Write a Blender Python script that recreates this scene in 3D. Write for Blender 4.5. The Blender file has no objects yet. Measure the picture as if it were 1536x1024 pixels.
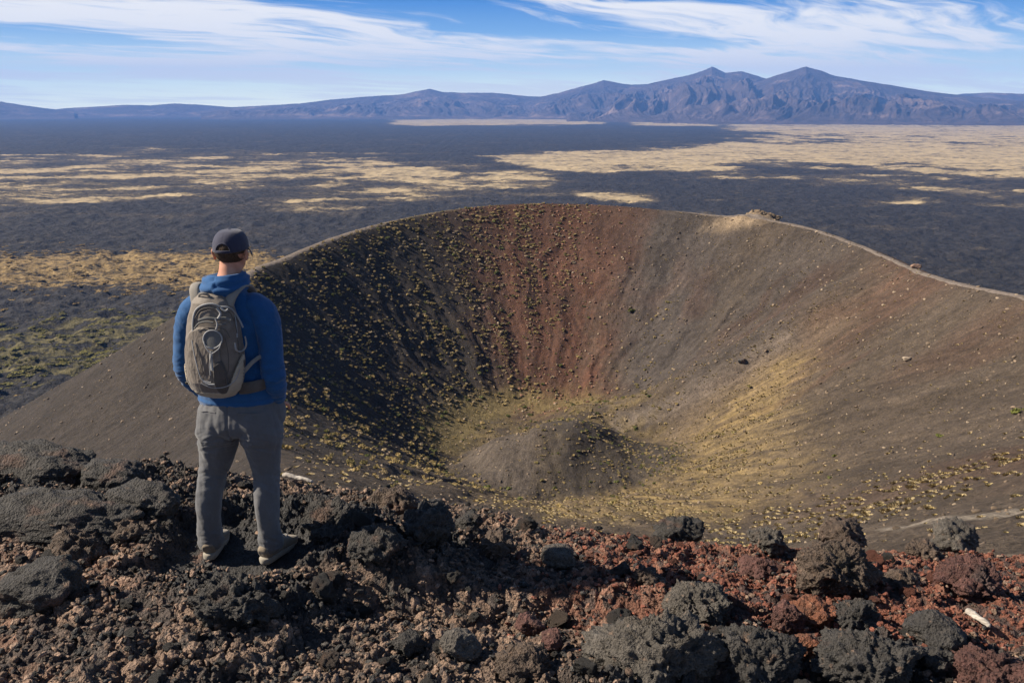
# Overlook on the rim of a cinder cone: a hiker above a crater, lava plain and mountains behind.
import bpy, math, random
import numpy as np
from mathutils import Vector, Matrix
R = math.radians
rng = np.random.default_rng(7)
random.seed(7)
scene = bpy.context.scene
COL = scene.collection

# ------------------------------------------------------------------ camera constants
CAM_Z = 2.38
PITCH = R(14.46)
FPX = 1365.0            # focal length in photo pixels (1536 wide)
CP, SP = math.cos(PITCH), math.sin(PITCH)

def ray(px, py):
    u, v = (px - 768.0) / FPX, (py - 512.0) / FPX
    return np.array([u, CP - v * SP, -SP - v * CP])

def at_dist(px, py, d):
    """world point along the sight line of a photo pixel at horizontal distance d"""
    r = ray(px, py)
    k = d / math.hypot(r[0], r[1])
    return np.array([0, 0, CAM_Z]) + r * k

# ------------------------------------------------------------------ noise
def _hash(ix, iy, iz, seed):
    h = (ix.astype(np.uint32) * np.uint32(374761393) + iy.astype(np.uint32) * np.uint32(668265263)
         + (iz.astype(np.uint32) * np.uint32(2147483647) if iz is not None else np.uint32(0)) + np.uint32(seed * 1013904223 & 0xffffffff))
    h = (h ^ (h >> np.uint32(13))) * np.uint32(1274126177)
    h = (h ^ (h >> np.uint32(15))) * np.uint32(2246822519)
    return h ^ (h >> np.uint32(16))

_a = np.linspace(0, 2 * np.pi, 257)[:256]
_G2 = np.stack([np.cos(_a), np.sin(_a)], 1).astype(np.float32)
_g = np.random.default_rng(3).normal(size=(256, 3))
_G3 = (_g / np.linalg.norm(_g, axis=1)[:, None]).astype(np.float32)

def perlin2(x, y, seed=0):
    x = np.asarray(x, np.float64); y = np.asarray(y, np.float64)
    xi = np.floor(x); yi = np.floor(y)
    fx = (x - xi).astype(np.float32); fy = (y - yi).astype(np.float32)
    xi = xi.astype(np.int64); yi = yi.astype(np.int64)
    ux = fx * fx * fx * (fx * (fx * 6 - 15) + 10); uy = fy * fy * fy * (fy * (fy * 6 - 15) + 10)
    def c(dx, dy):
        g = _G2[_hash(xi + dx, yi + dy, None, seed) & np.uint32(255)]
        return g[..., 0] * (fx - dx) + g[..., 1] * (fy - dy)
    a = c(0, 0); b = c(1, 0); cc = c(0, 1); d = c(1, 1)
    return 1.5 * ((a + ux * (b - a)) * (1 - uy) + (cc + ux * (d - cc)) * uy)

def perlin3(p, seed=0):
    pi_ = np.floor(p); f = (p - pi_).astype(np.float32); pi_ = pi_.astype(np.int64)
    u = f * f * f * (f * (f * 6 - 15) + 10)
    def c(dx, dy, dz):
        g = _G3[_hash(pi_[:, 0] + dx, pi_[:, 1] + dy, pi_[:, 2] + dz, seed) & np.uint32(255)]
        return g[:, 0] * (f[:, 0] - dx) + g[:, 1] * (f[:, 1] - dy) + g[:, 2] * (f[:, 2] - dz)
    L = lambda a, b, t: a + t * (b - a)
    x00 = L(c(0, 0, 0), c(1, 0, 0), u[:, 0]); x10 = L(c(0, 1, 0), c(1, 1, 0), u[:, 0])
    x01 = L(c(0, 0, 1), c(1, 0, 1), u[:, 0]); x11 = L(c(0, 1, 1), c(1, 1, 1), u[:, 0])
    return 1.5 * L(L(x00, x10, u[:, 1]), L(x01, x11, u[:, 1]), u[:, 2])

def fbm2(x, y, octv=5, seed=0, gain=.5, ridged=False):
    s = 0; a = 1.0; n = 0
    for k in range(octv):
        v = perlin2(x, y, seed + k)
        if ridged: v = 1 - 2 * np.abs(v)
        s = s + a * v; n += a
        x = x * 2.03 + 17.3; y = y * 2.03 - 9.1; a *= gain
    return s / n

def fbm3(p, octv=5, seed=0, gain=.5, ridged=False):
    s = 0; a = 1.0; n = 0
    for k in range(octv):
        v = perlin3(p, seed + k)
        if ridged: v = 1 - 2 * np.abs(v)
        s = s + a * v; n += a
        p = p * 2.03 + 11.7; a *= gain
    return s / n

def worley2(x, y, seed=0):
    """distance to the nearest and second nearest feature point, and a random value of the nearest"""
    xi = np.floor(x).astype(np.int64); yi = np.floor(y).astype(np.int64)
    f1 = np.full(np.shape(x), 9.0, np.float32); f2 = f1.copy(); idr = np.zeros(np.shape(x), np.float32)
    for dx in (-1, 0, 1):
        for dy in (-1, 0, 1):
            h = _hash(xi + dx, yi + dy, None, seed)
            px = xi + dx + (h & np.uint32(1023)) / 1023.0; py = yi + dy + ((h >> np.uint32(10)) & np.uint32(1023)) / 1023.0
            d = np.sqrt((px - x) ** 2 + (py - y) ** 2).astype(np.float32)
            nearer = d < f1
            f2 = np.where(nearer, f1, np.minimum(f2, d)); idr = np.where(nearer, (h >> np.uint32(20)).astype(np.float32) / 4095, idr)
            f1 = np.where(nearer, d, f1)
    return f1, f2, idr

def worley3(p, seed=0):
    pi_ = np.floor(p).astype(np.int64)
    f1 = np.full(len(p), 9.0, np.float32); f2 = f1.copy()
    for dx in (-1, 0, 1):
        for dy in (-1, 0, 1):
            for dz in (-1, 0, 1):
                h = _hash(pi_[:, 0] + dx, pi_[:, 1] + dy, pi_[:, 2] + dz, seed)
                qx = pi_[:, 0] + dx + (h & np.uint32(1023)) / 1023.0
                qy = pi_[:, 1] + dy + ((h >> np.uint32(10)) & np.uint32(1023)) / 1023.0
                qz = pi_[:, 2] + dz + ((h >> np.uint32(20)) & np.uint32(1023)) / 1023.0
                d = np.sqrt((qx - p[:, 0]) ** 2 + (qy - p[:, 1]) ** 2 + (qz - p[:, 2]) ** 2).astype(np.float32)
                f2 = np.where(d < f1, f1, np.minimum(f2, d)); f1 = np.minimum(f1, d)
    return f1, f2

def sstep(a, b, x):
    t = np.clip((x - a) / (b - a), 0, 1)
    return t * t * (3 - 2 * t)

def lerp(a, b, t): return a + (b - a) * t

# ------------------------------------------------------------------ mesh helpers
def link(o, parent=None):
    COL.objects.link(o)
    if parent is not None: o.parent = parent
    return o

def mesh_np(name, V, F, mat=None, parent=None, smooth=True, link_it=True):
    """V (n,3), F (m,k) -> one mesh object"""
    me = bpy.data.meshes.new(name)
    V = np.ascontiguousarray(V, np.float32); F = np.ascontiguousarray(F, np.int32)
    m, k = F.shape
    me.vertices.add(len(V)); me.vertices.foreach_set('co', V.ravel())
    me.loops.add(m * k); me.loops.foreach_set('vertex_index', F.ravel())
    me.polygons.add(m); me.polygons.foreach_set('loop_start', np.arange(0, m * k, k, dtype=np.int32))
    me.polygons.foreach_set('use_smooth', np.full(m, smooth, bool))
    me.update(calc_edges=True)
    if mat is not None: me.materials.append(mat)
    o = bpy.data.objects.new(name, me)
    if link_it: link(o, parent)
    return o

def grid_faces(nu, nv, wrap=False):
    i = np.arange(nu if wrap else nu - 1)[:, None]; j = np.arange(nv - 1)[None, :]
    i2 = (i + 1) % nu
    return np.stack(np.broadcast_arrays(i * nv + j, i2 * nv + j, i2 * nv + j + 1, i * nv + j + 1), -1).reshape(-1, 4)

def set_color(o, col, name='Col'):
    a = o.data.attributes.new(name, 'FLOAT_COLOR', 'POINT')
    c = np.ones((len(col), 4), np.float32); c[:, :3] = col
    a.data.foreach_set('color', c.ravel())

def set_float(o, val, name):
    a = o.data.attributes.new(name, 'FLOAT', 'POINT'); a.data.foreach_set('value', np.ascontiguousarray(val, np.float32))

def set_vec(o, val, name):
    a = o.data.attributes.new(name, 'FLOAT_VECTOR', 'POINT'); a.data.foreach_set('vector', np.ascontiguousarray(val, np.float32).ravel())

def tag(o, label=None, cat=None, group=None, kind=None):
    if label: o['label'] = label
    if cat: o['category'] = cat
    if group: o['group'] = group
    if kind: o['kind'] = kind
    return o

# ------------------------------------------------------------------ material helpers
class NT:
    def __init__(self, name):
        self.m = bpy.data.materials.new(name); self.m.use_nodes = True
        self.t = self.m.node_tree; self.t.nodes.clear()
        self.out = self.n('ShaderNodeOutputMaterial'); self.b = self.n('ShaderNodeBsdfPrincipled')
        self.l(self.b.outputs[0], self.out.inputs[0])
        self.b.inputs['Roughness'].default_value = .9
        self.b.inputs['Specular IOR Level'].default_value = .2
    def n(self, typ, **kw):
        nd = self.t.nodes.new(typ)
        for k, v in kw.items(): setattr(nd, k, v)
        return nd
    def l(self, a, b): self.t.links.new(a, b)
    def attr(self, name, out='Color'):
        return self.n('ShaderNodeAttribute', attribute_name=name).outputs[out]
    def obj(self): return self.n('ShaderNodeTexCoord').outputs['Object']
    def pos(self): return self.n('ShaderNodeNewGeometry').outputs['Position']
    def mapping(self, vec, scale=(1, 1, 1), loc=(0, 0, 0), rot=(0, 0, 0)):
        m = self.n('ShaderNodeMapping'); m.inputs['Scale'].default_value = scale; m.inputs['Location'].default_value = loc
        m.inputs['Rotation'].default_value = rot
        self.l(vec, m.inputs['Vector']); return m.outputs[0]
    def noise(self, vec, scale, detail=4, rough=.55, dist=0, color=False):
        n = self.n('ShaderNodeTexNoise'); n.inputs['Scale'].default_value = scale; n.inputs['Detail'].default_value = detail
        n.inputs['Roughness'].default_value = rough; n.inputs['Distortion'].default_value = dist
        if vec is not None: self.l(vec, n.inputs['Vector'])
        return n.outputs['Color' if color else 'Fac']
    def voro(self, vec, scale, feature='F1', out='Distance', rand=1):
        n = self.n('ShaderNodeTexVoronoi', feature=feature); n.inputs['Scale'].default_value = scale
        n.inputs['Randomness'].default_value = rand
        if vec is not None: self.l(vec, n.inputs['Vector'])
        return n.outputs[out]
    def ramp(self, fac, *stops, interp='LINEAR'):
        r = self.n('ShaderNodeValToRGB'); cr = r.color_ramp; cr.interpolation = interp
        while len(cr.elements) < len(stops): cr.elements.new(.5)
        for e, (p, c) in zip(cr.elements, stops):
            e.position = p
            e.color = (c, c, c, 1) if isinstance(c, (int, float)) else (*c, 1)
        self.l(fac, r.inputs[0]); return r.outputs[0]
    def mr(self, v, a, b, c=0, d=1, smooth=False):
        n = self.n('ShaderNodeMapRange'); n.inputs[1].default_value = a; n.inputs[2].default_value = b
        n.inputs[3].default_value = c; n.inputs[4].default_value = d
        if smooth: n.interpolation_type = 'SMOOTHSTEP'
        self.l(v, n.inputs[0]); return n.outputs[0]
    def math(self, op, a, b=None, clamp=False):
        n = self.n('ShaderNodeMath', operation=op, use_clamp=clamp)
        for i, v in enumerate((a, b)):
            if v is None: continue
            if isinstance(v, (int, float)): n.inputs[i].default_value = v
            else: self.l(v, n.inputs[i])
        return n.outputs[0]
    def mix(self, a, b, fac, mode='MIX'):
        n = self.n('ShaderNodeMix', data_type='RGBA', blend_type=mode)
        for i, v in ((0, fac), (6, a), (7, b)):
            if isinstance(v, (int, float)): n.inputs[i].default_value = v if i == 0 else (v, v, v, 1)
            elif isinstance(v, tuple): n.inputs[i].default_value = (*v, 1)
            else: self.l(v, n.inputs[i])
        return n.outputs[2]
    def bump(self, h, strength=.5, dist=1.0, nrm=None):
        n = self.n('ShaderNodeBump'); n.inputs['Strength'].default_value = strength; n.inputs['Distance'].default_value = dist
        self.l(h, n.inputs['Height'])
        if nrm is not None: self.l(nrm, n.inputs['Normal'])
        return n.outputs[0]
    def done(self, color, normal=None, rough=None):
        if isinstance(color, tuple): self.b.inputs['Base Color'].default_value = (*color, 1)
        else: self.l(color, self.b.inputs['Base Color'])
        if normal is not None: self.l(normal, self.b.inputs['Normal'])
        if rough is not None:
            if isinstance(rough, (int, float)): self.b.inputs['Roughness'].default_value = rough
            else: self.l(rough, self.b.inputs['Roughness'])
        return self.m
# ------------------------------------------------------------------ crater shape
PLAIN_Z = -250.0
def zz(drop): return CAM_Z - drop
_rim = [(-2.5, 7, zz(4.4)), (-8, 30, zz(13.4)), (-20, 70, zz(28.6)), (-38, 130, zz(48)), (-56, 190, zz(61)), (-69, 238, zz(61))]
for px, py, d in ((369, 412, 300), (430, 381, 322), (510, 349, 346), (600, 325, 372), (700, 308, 392), (800, 302, 405), (900, 304, 408),
                  (1000, 312, 402), (1100, 322, 394), (1200, 334, 376), (1300, 367, 345), (1380, 401, 306), (1440, 418, 280), (1536, 437, 250)):
    _rim.append(tuple(at_dist(px, py, d)))
_rim += [(124, 172, zz(40)), (112, 128, zz(33)), (90, 88, zz(24)), (62, 56, zz(17.5)), (36, 34, zz(14)), (15, 20, zz(10.5)), (5, 10.5, zz(6))]

def catmull(P, per):
    P = np.array(P); n = len(P); out = []
    for i in range(n):
        p0, p1, p2, p3 = P[i - 1], P[i], P[(i + 1) % n], P[(i + 2) % n]
        L = np.linalg.norm(p2 - p1); m = max(2, int(L / per))
        for t in np.arange(m) / m:
            out.append(.5 * ((2 * p1) + (-p0 + p2) * t + (2 * p0 - 5 * p1 + 4 * p2 - p3) * t * t + (-p0 + 3 * p1 - 3 * p2 + p3) * t ** 3))
    return np.array(out)
RIM = catmull(_rim, 3.0)
FC = np.array([9.0, 262.0]); FA, FB = 29.0, 40.0
FLOOR_Z = zz(101.0)

def polyline_dist(x, y, pts):
    """plan distance to a polyline and the parameter (0..1) along it"""
    P = np.asarray(pts, float); best = np.full(np.shape(x), 1e9); bt = np.zeros(np.shape(x)); n = len(P) - 1
    for i in range(n):
        a, b = P[i, :2], P[i + 1, :2]; d = b - a
        t = np.clip(((x - a[0]) * d[0] + (y - a[1]) * d[1]) / max(d @ d, 1e-9), 0, 1)
        q = np.hypot(x - a[0] - t * d[0], y - a[1] - t * d[1])
        m = q < best; best = np.where(m, q, best); bt = np.where(m, (i + t) / n, bt)
    return best, bt

def _macro(x, y):
    """height from the rim curve: returns z, signed distance to the rim (inside positive), interior parameter t"""
    sh = x.shape; x = x.ravel(); y = y.ravel()
    Z = np.empty(len(x)); D = np.empty(len(x)); T = np.empty(len(x))
    rx, ry, rz = RIM.T; nx, ny = np.roll(rx, -1), np.roll(ry, -1)
    for s in range(0, len(x), 40000):
        X = x[s:s + 40000, None]; Y = y[s:s + 40000, None]
        d2 = (X - rx) ** 2 + (Y - ry) ** 2
        w = 1 / (d2 + 6) ** 2
        zr = (w * rz).sum(1) / w.sum(1)
        # distance to segments near the closest vertex
        ex, ey = nx - rx, ny - ry; el = ex * ex + ey * ey
        k = d2.argmin(1); best = np.full(len(k), 1e9)
        for kk in (k - 1, k):
            kk = kk % len(rx); xx, yy = X[:, 0], Y[:, 0]
            t = np.clip(((xx - rx[kk]) * ex[kk] + (yy - ry[kk]) * ey[kk]) / el[kk], 0, 1)
            best = np.minimum(best, np.hypot(xx - rx[kk] - t * ex[kk], yy - ry[kk] - t * ey[kk]))
        cr = ((ry > Y) != (ny > Y)) & (X < (nx - rx) * (Y - ry) / (ny - ry + 1e-12) + rx)
        ins = cr.sum(1) % 2 == 1
        xx, yy = X[:, 0] - FC[0], Y[:, 0] - FC[1]
        q = np.hypot(xx / FA, yy / FB); r = np.hypot(xx, yy)
        df = np.where(q > 1, r - r / np.maximum(q, 1e-6), 0)
        t = df / (df + best + 1e-6)
        zin = lerp(FLOOR_Z, zr, t ** 1.12)
        far = np.maximum(0, best)
        zout = zr - 0.585 * far
        Z[s:s + 40000] = np.where(ins, zin, zout); D[s:s + 40000] = np.where(ins, best, -best); T[s:s + 40000] = np.where(ins, t, 1)
    return Z.reshape(sh), D.reshape(sh), T.reshape(sh)

GX = np.arange(-620, 640.1, 2.0); GY = np.arange(-460, 900.1, 2.0)
_gx, _gy = np.meshgrid(GX, GY, indexing='ij')
GZ, GD, GT = _macro(_gx, _gy)
def blur(A, n=1):
    for _ in range(n):
        B = np.pad(A, 1, 'edge')
        A = (B[:-2, 1:-1] + B[2:, 1:-1] + 2 * B[1:-1, 1:-1]) / 4
        B = np.pad(A, 1, 'edge')
        A = (B[1:-1, :-2] + B[1:-1, 2:] + 2 * B[1:-1, 1:-1]) / 4
    return A
GZ = lerp(blur(GZ, 2), blur(GZ, 14), sstep(6, 30, np.abs(GD)))

def sample(A, x, y):
    u = np.clip((x - GX[0]) / 2.0, 0, len(GX) - 1.001); v = np.clip((y - GY[0]) / 2.0, 0, len(GY) - 1.001)
    i = u.astype(int); j = v.astype(int); fu, fv = u - i, v - j
    return (A[i, j] * (1 - fu) + A[i + 1, j] * fu) * (1 - fv) + (A[i, j + 1] * (1 - fu) + A[i + 1, j + 1] * fu) * fv

def march(px, py, fn, t0=3.0, t1=700, step=.4):
    r = ray(px, py); k = np.arange(t0, t1, step)
    p = np.array([0, 0, CAM_Z]) + k[:, None] * r
    below = p[:, 2] < fn(p[:, 0], p[:, 1])
    return p[np.argmax(below)] if below.any() else p[-1]
def macro_z(x, y): return sample(GZ, x, y)
def at_c(px, py, t0=14.0): return march(px, py, macro_z, t0=t0)

# extra relief: mound on the floor, the spur running down to it, knob on the rim, gullies
MOUND = at_c(805, 722)[:2]
SPUR = np.array([at_c(*p)[:2] for p in ((1230, 462), (1120, 540), (1030, 600), (960, 632), (880, 640))] + [MOUND + [9, 6]])
KNOB = at_dist(1135, 322, 392)
def mound_r(x, y):
    dx = x - MOUND[0]
    return np.hypot(dx / np.where(dx > 0, 48.0, 25.0), (y - MOUND[1] - 3) / 31.0) * (1 + .16 * perlin2(x / 13, y / 13, 41))
def relief(x, y, D, T):
    z = np.zeros(np.shape(x))
    r = mound_r(x, y)
    z += 10.0 * np.cos(np.clip(r, 0, 1.0) * np.pi / 2) ** 1.15 * (1 + .12 * fbm2(x / 10, y / 10, 3, 43)) * (1 + .1 * perlin2(x / 9, y / 9, 41))
    d, t = polyline_dist(x, y, SPUR)
    z += 8.0 * np.exp(-(d / 13.0) ** 2) * (.65 + .35 * np.sin(np.pi * np.clip(t, 0, 1)))
    z += 3.4 * np.exp(-((x - KNOB[0] - 5) / np.where(x > KNOB[0] + 5, 20, 11)) ** 2 - ((y - KNOB[1] - 1) / 6) ** 2) * (1 + .5 * perlin2(x / 4, y / 4, 45))
    phi = np.arctan2(y - FC[1], x - FC[0])
    u = phi * 95 + 9 * fbm2(x / 26, y / 26, 3, 53)
    inside = (D > 0)
    amp = np.where(inside, np.sin(np.pi * np.clip(T, 0, 1)) ** .7, sstep(0, 60, -D) * .8)
    gul = fbm2(u / 11, D / 95 + 3, 3, 51)
    z += amp * gul * 2.0 * (.4 + .6 * sstep(-90, -20, x - 0 * y) * 1.0)
    return z
def fine(x, y, D):
    z = fbm2(x / 5, y / 5, 4, 61) * .42 + fbm2(x / 1.3, y / 1.3, 2, 71) * .16
    return z * (.35 + .65 * sstep(1, 8, np.abs(D)))
def cone_z(x, y):
    D = sample(GD, x, y); T = sample(GT, x, y)
    z = macro_z(x, y) + relief(x, y, D, T) + fine(x, y, D)
    return z
def at_cone(px, py, t0=14.0):
    return march(px, py, lambda x, y: macro_z(x, y) + relief(x, y, sample(GD, x, y), sample(GT, x, y)), t0=t0)

def blob(x, y, pix, rad, soft=.5, pts=None):
    """soft region around a chain of places on the slope"""
    P = np.array([at_cone(*p)[:2] for p in pix]) if pts is None else pts
    if len(P) == 1: P = np.vstack([P, P + .01])
    d, t = polyline_dist(x, y, P)
    rr = np.interp(t, np.linspace(0, 1, len(rad)), rad) if isinstance(rad, (list, tuple)) else rad
    n = .35 * fbm2(x / 14, y / 14, 3, 83) + .2 * fbm2(x / 3.5, y / 3.5, 2, 85)
    return 1 - sstep(1 - soft, 1 + soft, d / rr + n)

# fan grid round the look-out: fine in front, coarse behind
def fan(r_edges, fine_deg, half=42.0, coarse_n=140):
    a = np.concatenate([np.arange(-half, half, fine_deg), np.linspace(half, 360 - half, coarse_n, endpoint=False)])
    a = R(1) * a
    A, RR = np.meshgrid(a, r_edges, indexing='ij')
    return np.sin(A) * RR, np.cos(A) * RR, len(a), len(r_edges)

r1 = np.concatenate([np.geomspace(3.0, 90, 330, endpoint=False), np.arange(90, 425, .5), np.geomspace(425, 900, 90)])
X, Y, nu, nv = fan(r1, .075)
X = X.ravel(); Y = Y.ravel()
D = sample(GD, X, Y); T = sample(GT, X, Y)
Z = macro_z(X, Y) + relief(X, Y, D, T) + fine(X, Y, D)
Z = np.maximum(Z, PLAIN_Z - 14)
PHI = np.arctan2(Y - FC[1], X - FC[0])

c_base = np.array([.068, .052, .039]); c_dark = np.array([.037, .031, .027]); c_red = np.array([.088, .043, .028])
c_gold = np.array([.26, .185, .080]); c_olive = np.array([.165, .128, .055]); c_pale = np.array([.30, .255, .205]); c_grey = np.array([.105, .085, .070])
def paint(x, y, D, T):
    n = len(x)
    col = np.repeat(c_base[None], n, 0)
    def over(c, w):
        nonlocal col
        col = col + (c - col) * np.clip(w, 0, 1)[:, None]
    inside = D > 0
    phi = np.arctan2(y - FC[1], x - FC[0]); u = phi * 95 + 8 * fbm2(x / 24, y / 24, 3, 93)
    streak = fbm2(u / 5, D / 60, 3, 91); streak2 = fbm2(u / 1.6, D / 25, 3, 95)
    flank = (D < 0)
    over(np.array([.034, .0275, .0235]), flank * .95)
    # dark left wall: its grazing shade is put into the colour
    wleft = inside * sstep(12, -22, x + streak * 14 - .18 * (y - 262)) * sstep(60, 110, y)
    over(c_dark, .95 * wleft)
    # grey right-hand part of the far wall
    over(np.array([.062, .052, .047]), .8 * blob(x, y, [(1000, 360), (990, 560)], [26, 14]))
    over(np.array([.058, .048, .042]), .7 * blob(x, y, [(1200, 400), (1080, 540)], [22, 12]))
    # red streak of the far wall
    red = blob(x, y, [(805, 306), (812, 400), (820, 500), (835, 600)], [33, 30, 23, 16], .75)
    over(c_red, np.clip(red * (.95 + .5 * streak + .5 * fbm2(x / 12, y / 12, 4, 107)), 0, 1) * inside)
    over(c_red * .8, .5 * blob(x, y, [(930, 320), (900, 420)], [16, 8]))
    over(c_red * np.array([.95, 1.1, 1.15]), .62 * blob(x, y, [(1450, 424), (1370, 440), (1290, 480), (1180, 570)], [7, 14, 14, 7], .95) * (1 + .9 * streak + .7 * streak2))
    over(c_red * .9, .3 * blob(x, y, [(1500, 480), (1400, 540)], [8, 8], .95) * (1 + streak2))
    over(c_red * .8, .35 * inside * sstep(.15, .5, fbm2(u / 22, D / 70, 3, 103)) * sstep(20, 60, x))
    # ash ridge and its path down to the mound
    over(c_grey * 1.35, .75 * blob(x, y, [(1180, 515), (1080, 572), (1010, 610), (930, 632), (860, 640)], [5, 4, 3.4, 3, 3], .7))
    over(c_grey * np.array([1.1, 1.0, .85]), .7 * blob(x, y, [(1240, 500), (1080, 620), (980, 690)], [8, 12, 10], .9))
    # gold grass on the lower right slope and the floor
    gold = blob(x, y, [(1170, 560), (1080, 650), (1010, 730), (960, 770)], [8, 18, 24, 26], .75)
    over(c_gold * .9, gold * (.42 + .75 * streak2 + .4 * fbm2(x / 5, y / 5, 4, 99)))
    floorw = sstep(.16, .03, T) * inside
    over(lerp(c_olive, c_gold, .5) * .8, floorw * (.22 + .9 * fbm2(x / 6, y / 6, 4, 97)))
    over(c_olive, .6 * blob(x, y, [(660, 660), (700, 620), (780, 600), (880, 605)], [8, 8, 6, 6]))
    # mound: bare grey brown on the sunny side, painted shade and scrub opposite
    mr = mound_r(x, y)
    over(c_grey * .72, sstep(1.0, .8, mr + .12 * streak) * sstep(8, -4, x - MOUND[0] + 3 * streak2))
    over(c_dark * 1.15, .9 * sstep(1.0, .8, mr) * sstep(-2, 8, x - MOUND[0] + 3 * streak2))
    # fine lighter and darker debris streaks
    col = col * (1 + .26 * streak[:, None] + .22 * streak2[:, None] + .35 * fbm2(x / 18, y / 18, 4, 105)[:, None])
    # outcrop of pale rock on the rim
    over(np.array([.27, .20, .13]), .8 * sstep(1.2, .5, np.hypot((x - KNOB[0] - 8) / 30, (y - KNOB[1]) / 9) + .3 * streak2))
    over(c_pale * .62, .8 * sstep(5, 2, np.abs(D + .5)) * sstep(7, 11, x) * sstep(60, 40, y))
    over(c_pale * .7, .8 * blob(x, y, [(1560, 766), (1440, 780), (1330, 792)], [1.6, 1.3, .8], .6))
    # dry grass along the rim's outer lip on the left
    lip = sstep(-9, -2, D) * sstep(1.0, -1.5, D)
    over(np.array([.22, .17, .09]), .8 * lip * sstep(-5, -30, x) * sstep(250, 300, y))
    return np.clip(col, .01, .6)
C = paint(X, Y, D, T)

def path_w(x, y, D):
    n = fbm2(x / 7, y / 7, 3, 131)
    a = np.clip(1 - np.abs(D + .3) / (1.9 + .8 * n), 0, 1)
    return a

# crater material
m = NT('scoria_slope')
col = m.attr('Col'); flow = m.attr('flow', 'Vector'); pos = m.pos()
n1 = m.noise(pos, .5, 6, .65); n2 = m.noise(pos, 2.6, 5, .7)
st = m.noise(flow, 1.0, 5, .6)
sp = m.noise(m.mapping(flow, (3.2, 3.2, 3.2)), 1.0, 3, .6)
v = m.math('MULTIPLY', m.mr(n1, .25, .75, .6, 1.4), m.mr(n2, .27, .73, .30, 1.75))
v = m.math('MULTIPLY', v, m.mr(st, .25, .75, .8, 1.2))
c = m.mix(col, v, 1.0, 'MULTIPLY')
peb = m.noise(pos, 1.5, 3, .6)
pk = m.mr(peb, .66, .74, 0, 1, True)
pebc = m.mix(m.mix(col, (.20, .15, .09), .6), (.24, .19, .13), n2)
c = m.mix(c, pebc, m.math('MULTIPLY', pk, .8))
h = m.math('ADD', m.math('MULTIPLY', n1, .5), m.math('MULTIPLY', n2, .55))
h = m.math('ADD', h, m.math('MULTIPLY', pk, .25))
MAT_CONE = m.done(c, m.bump(h, .9, .9))

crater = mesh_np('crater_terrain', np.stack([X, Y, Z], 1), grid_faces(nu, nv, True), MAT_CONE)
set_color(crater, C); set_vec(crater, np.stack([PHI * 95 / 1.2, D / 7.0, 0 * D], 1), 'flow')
tag(crater, kind='structure')

# ------------------------------------------------------------------ rim path (a worn strip along the crest)
def rim_strip(i0, i1, name, w0, off, mat):
    P = RIM[i0:i1]; Tn = np.gradient(P[:, :2], axis=0); Tn /= np.linalg.norm(Tn, axis=1)[:, None]
    Nn = np.stack([-Tn[:, 1], Tn[:, 0]], 1)
    # resample finely
    k = np.linspace(0, len(P) - 1, len(P) * 3)
    px, py = np.interp(k, np.arange(len(P)), P[:, 0]), np.interp(k, np.arange(len(P)), P[:, 1])
    nx, ny = np.interp(k, np.arange(len(P)), Nn[:, 0]), np.interp(k, np.arange(len(P)), Nn[:, 1])
    taper = np.minimum(1, np.minimum(k, k[-1] - k) / 4 + .1)
    rows = []
    ts = np.linspace(-1, 1, 7)
    wob = fbm2(k / 4, 0 * k, 3, 141)
    for t in ts:
        w = w0 * taper * (1 + .45 * fbm2(k / 2.2, 0 * k + t * 3, 3, 143)) * t + off + wob * .7
        x = px + nx * w; y = py + ny * w
        z = cone_z(x, y) + .06 - (.3 if abs(t) == 1 else 0)
        rows.append(np.stack([x, y, z], 1))
    V = np.stack(rows, 1).reshape(-1, 3)
    o = mesh_np(name, V, grid_faces(len(k), 7), mat)
    return tag(o, kind='structure')
m = NT('pale_path'); pos = m.pos()
n1 = m.noise(pos, .8, 5, .65)
MAT_PATH = m.done(m.ramp(n1, (.3, (.08, .064, .054)), (.7, (.19, .158, .135))), m.bump(n1, .6, .4))
_ri = lambda x, y: int(np.argmin(np.hypot(RIM[:, 0] - x, RIM[:, 1] - y)))
a0 = at_dist(369, 412, 300); a1 = at_dist(610, 323, 373)
rim_strip(_ri(a0[0], a0[1]) - 3, _ri(a1[0], a1[1]), 'path', 2.3, .2, MAT_PATH)
b0 = at_dist(1010, 313, 402); b1 = (124, 172)
rim_strip(_ri(b0[0], b0[1]), _ri(*b1), 'path', 1.5, -.7, MAT_PATH)

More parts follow.
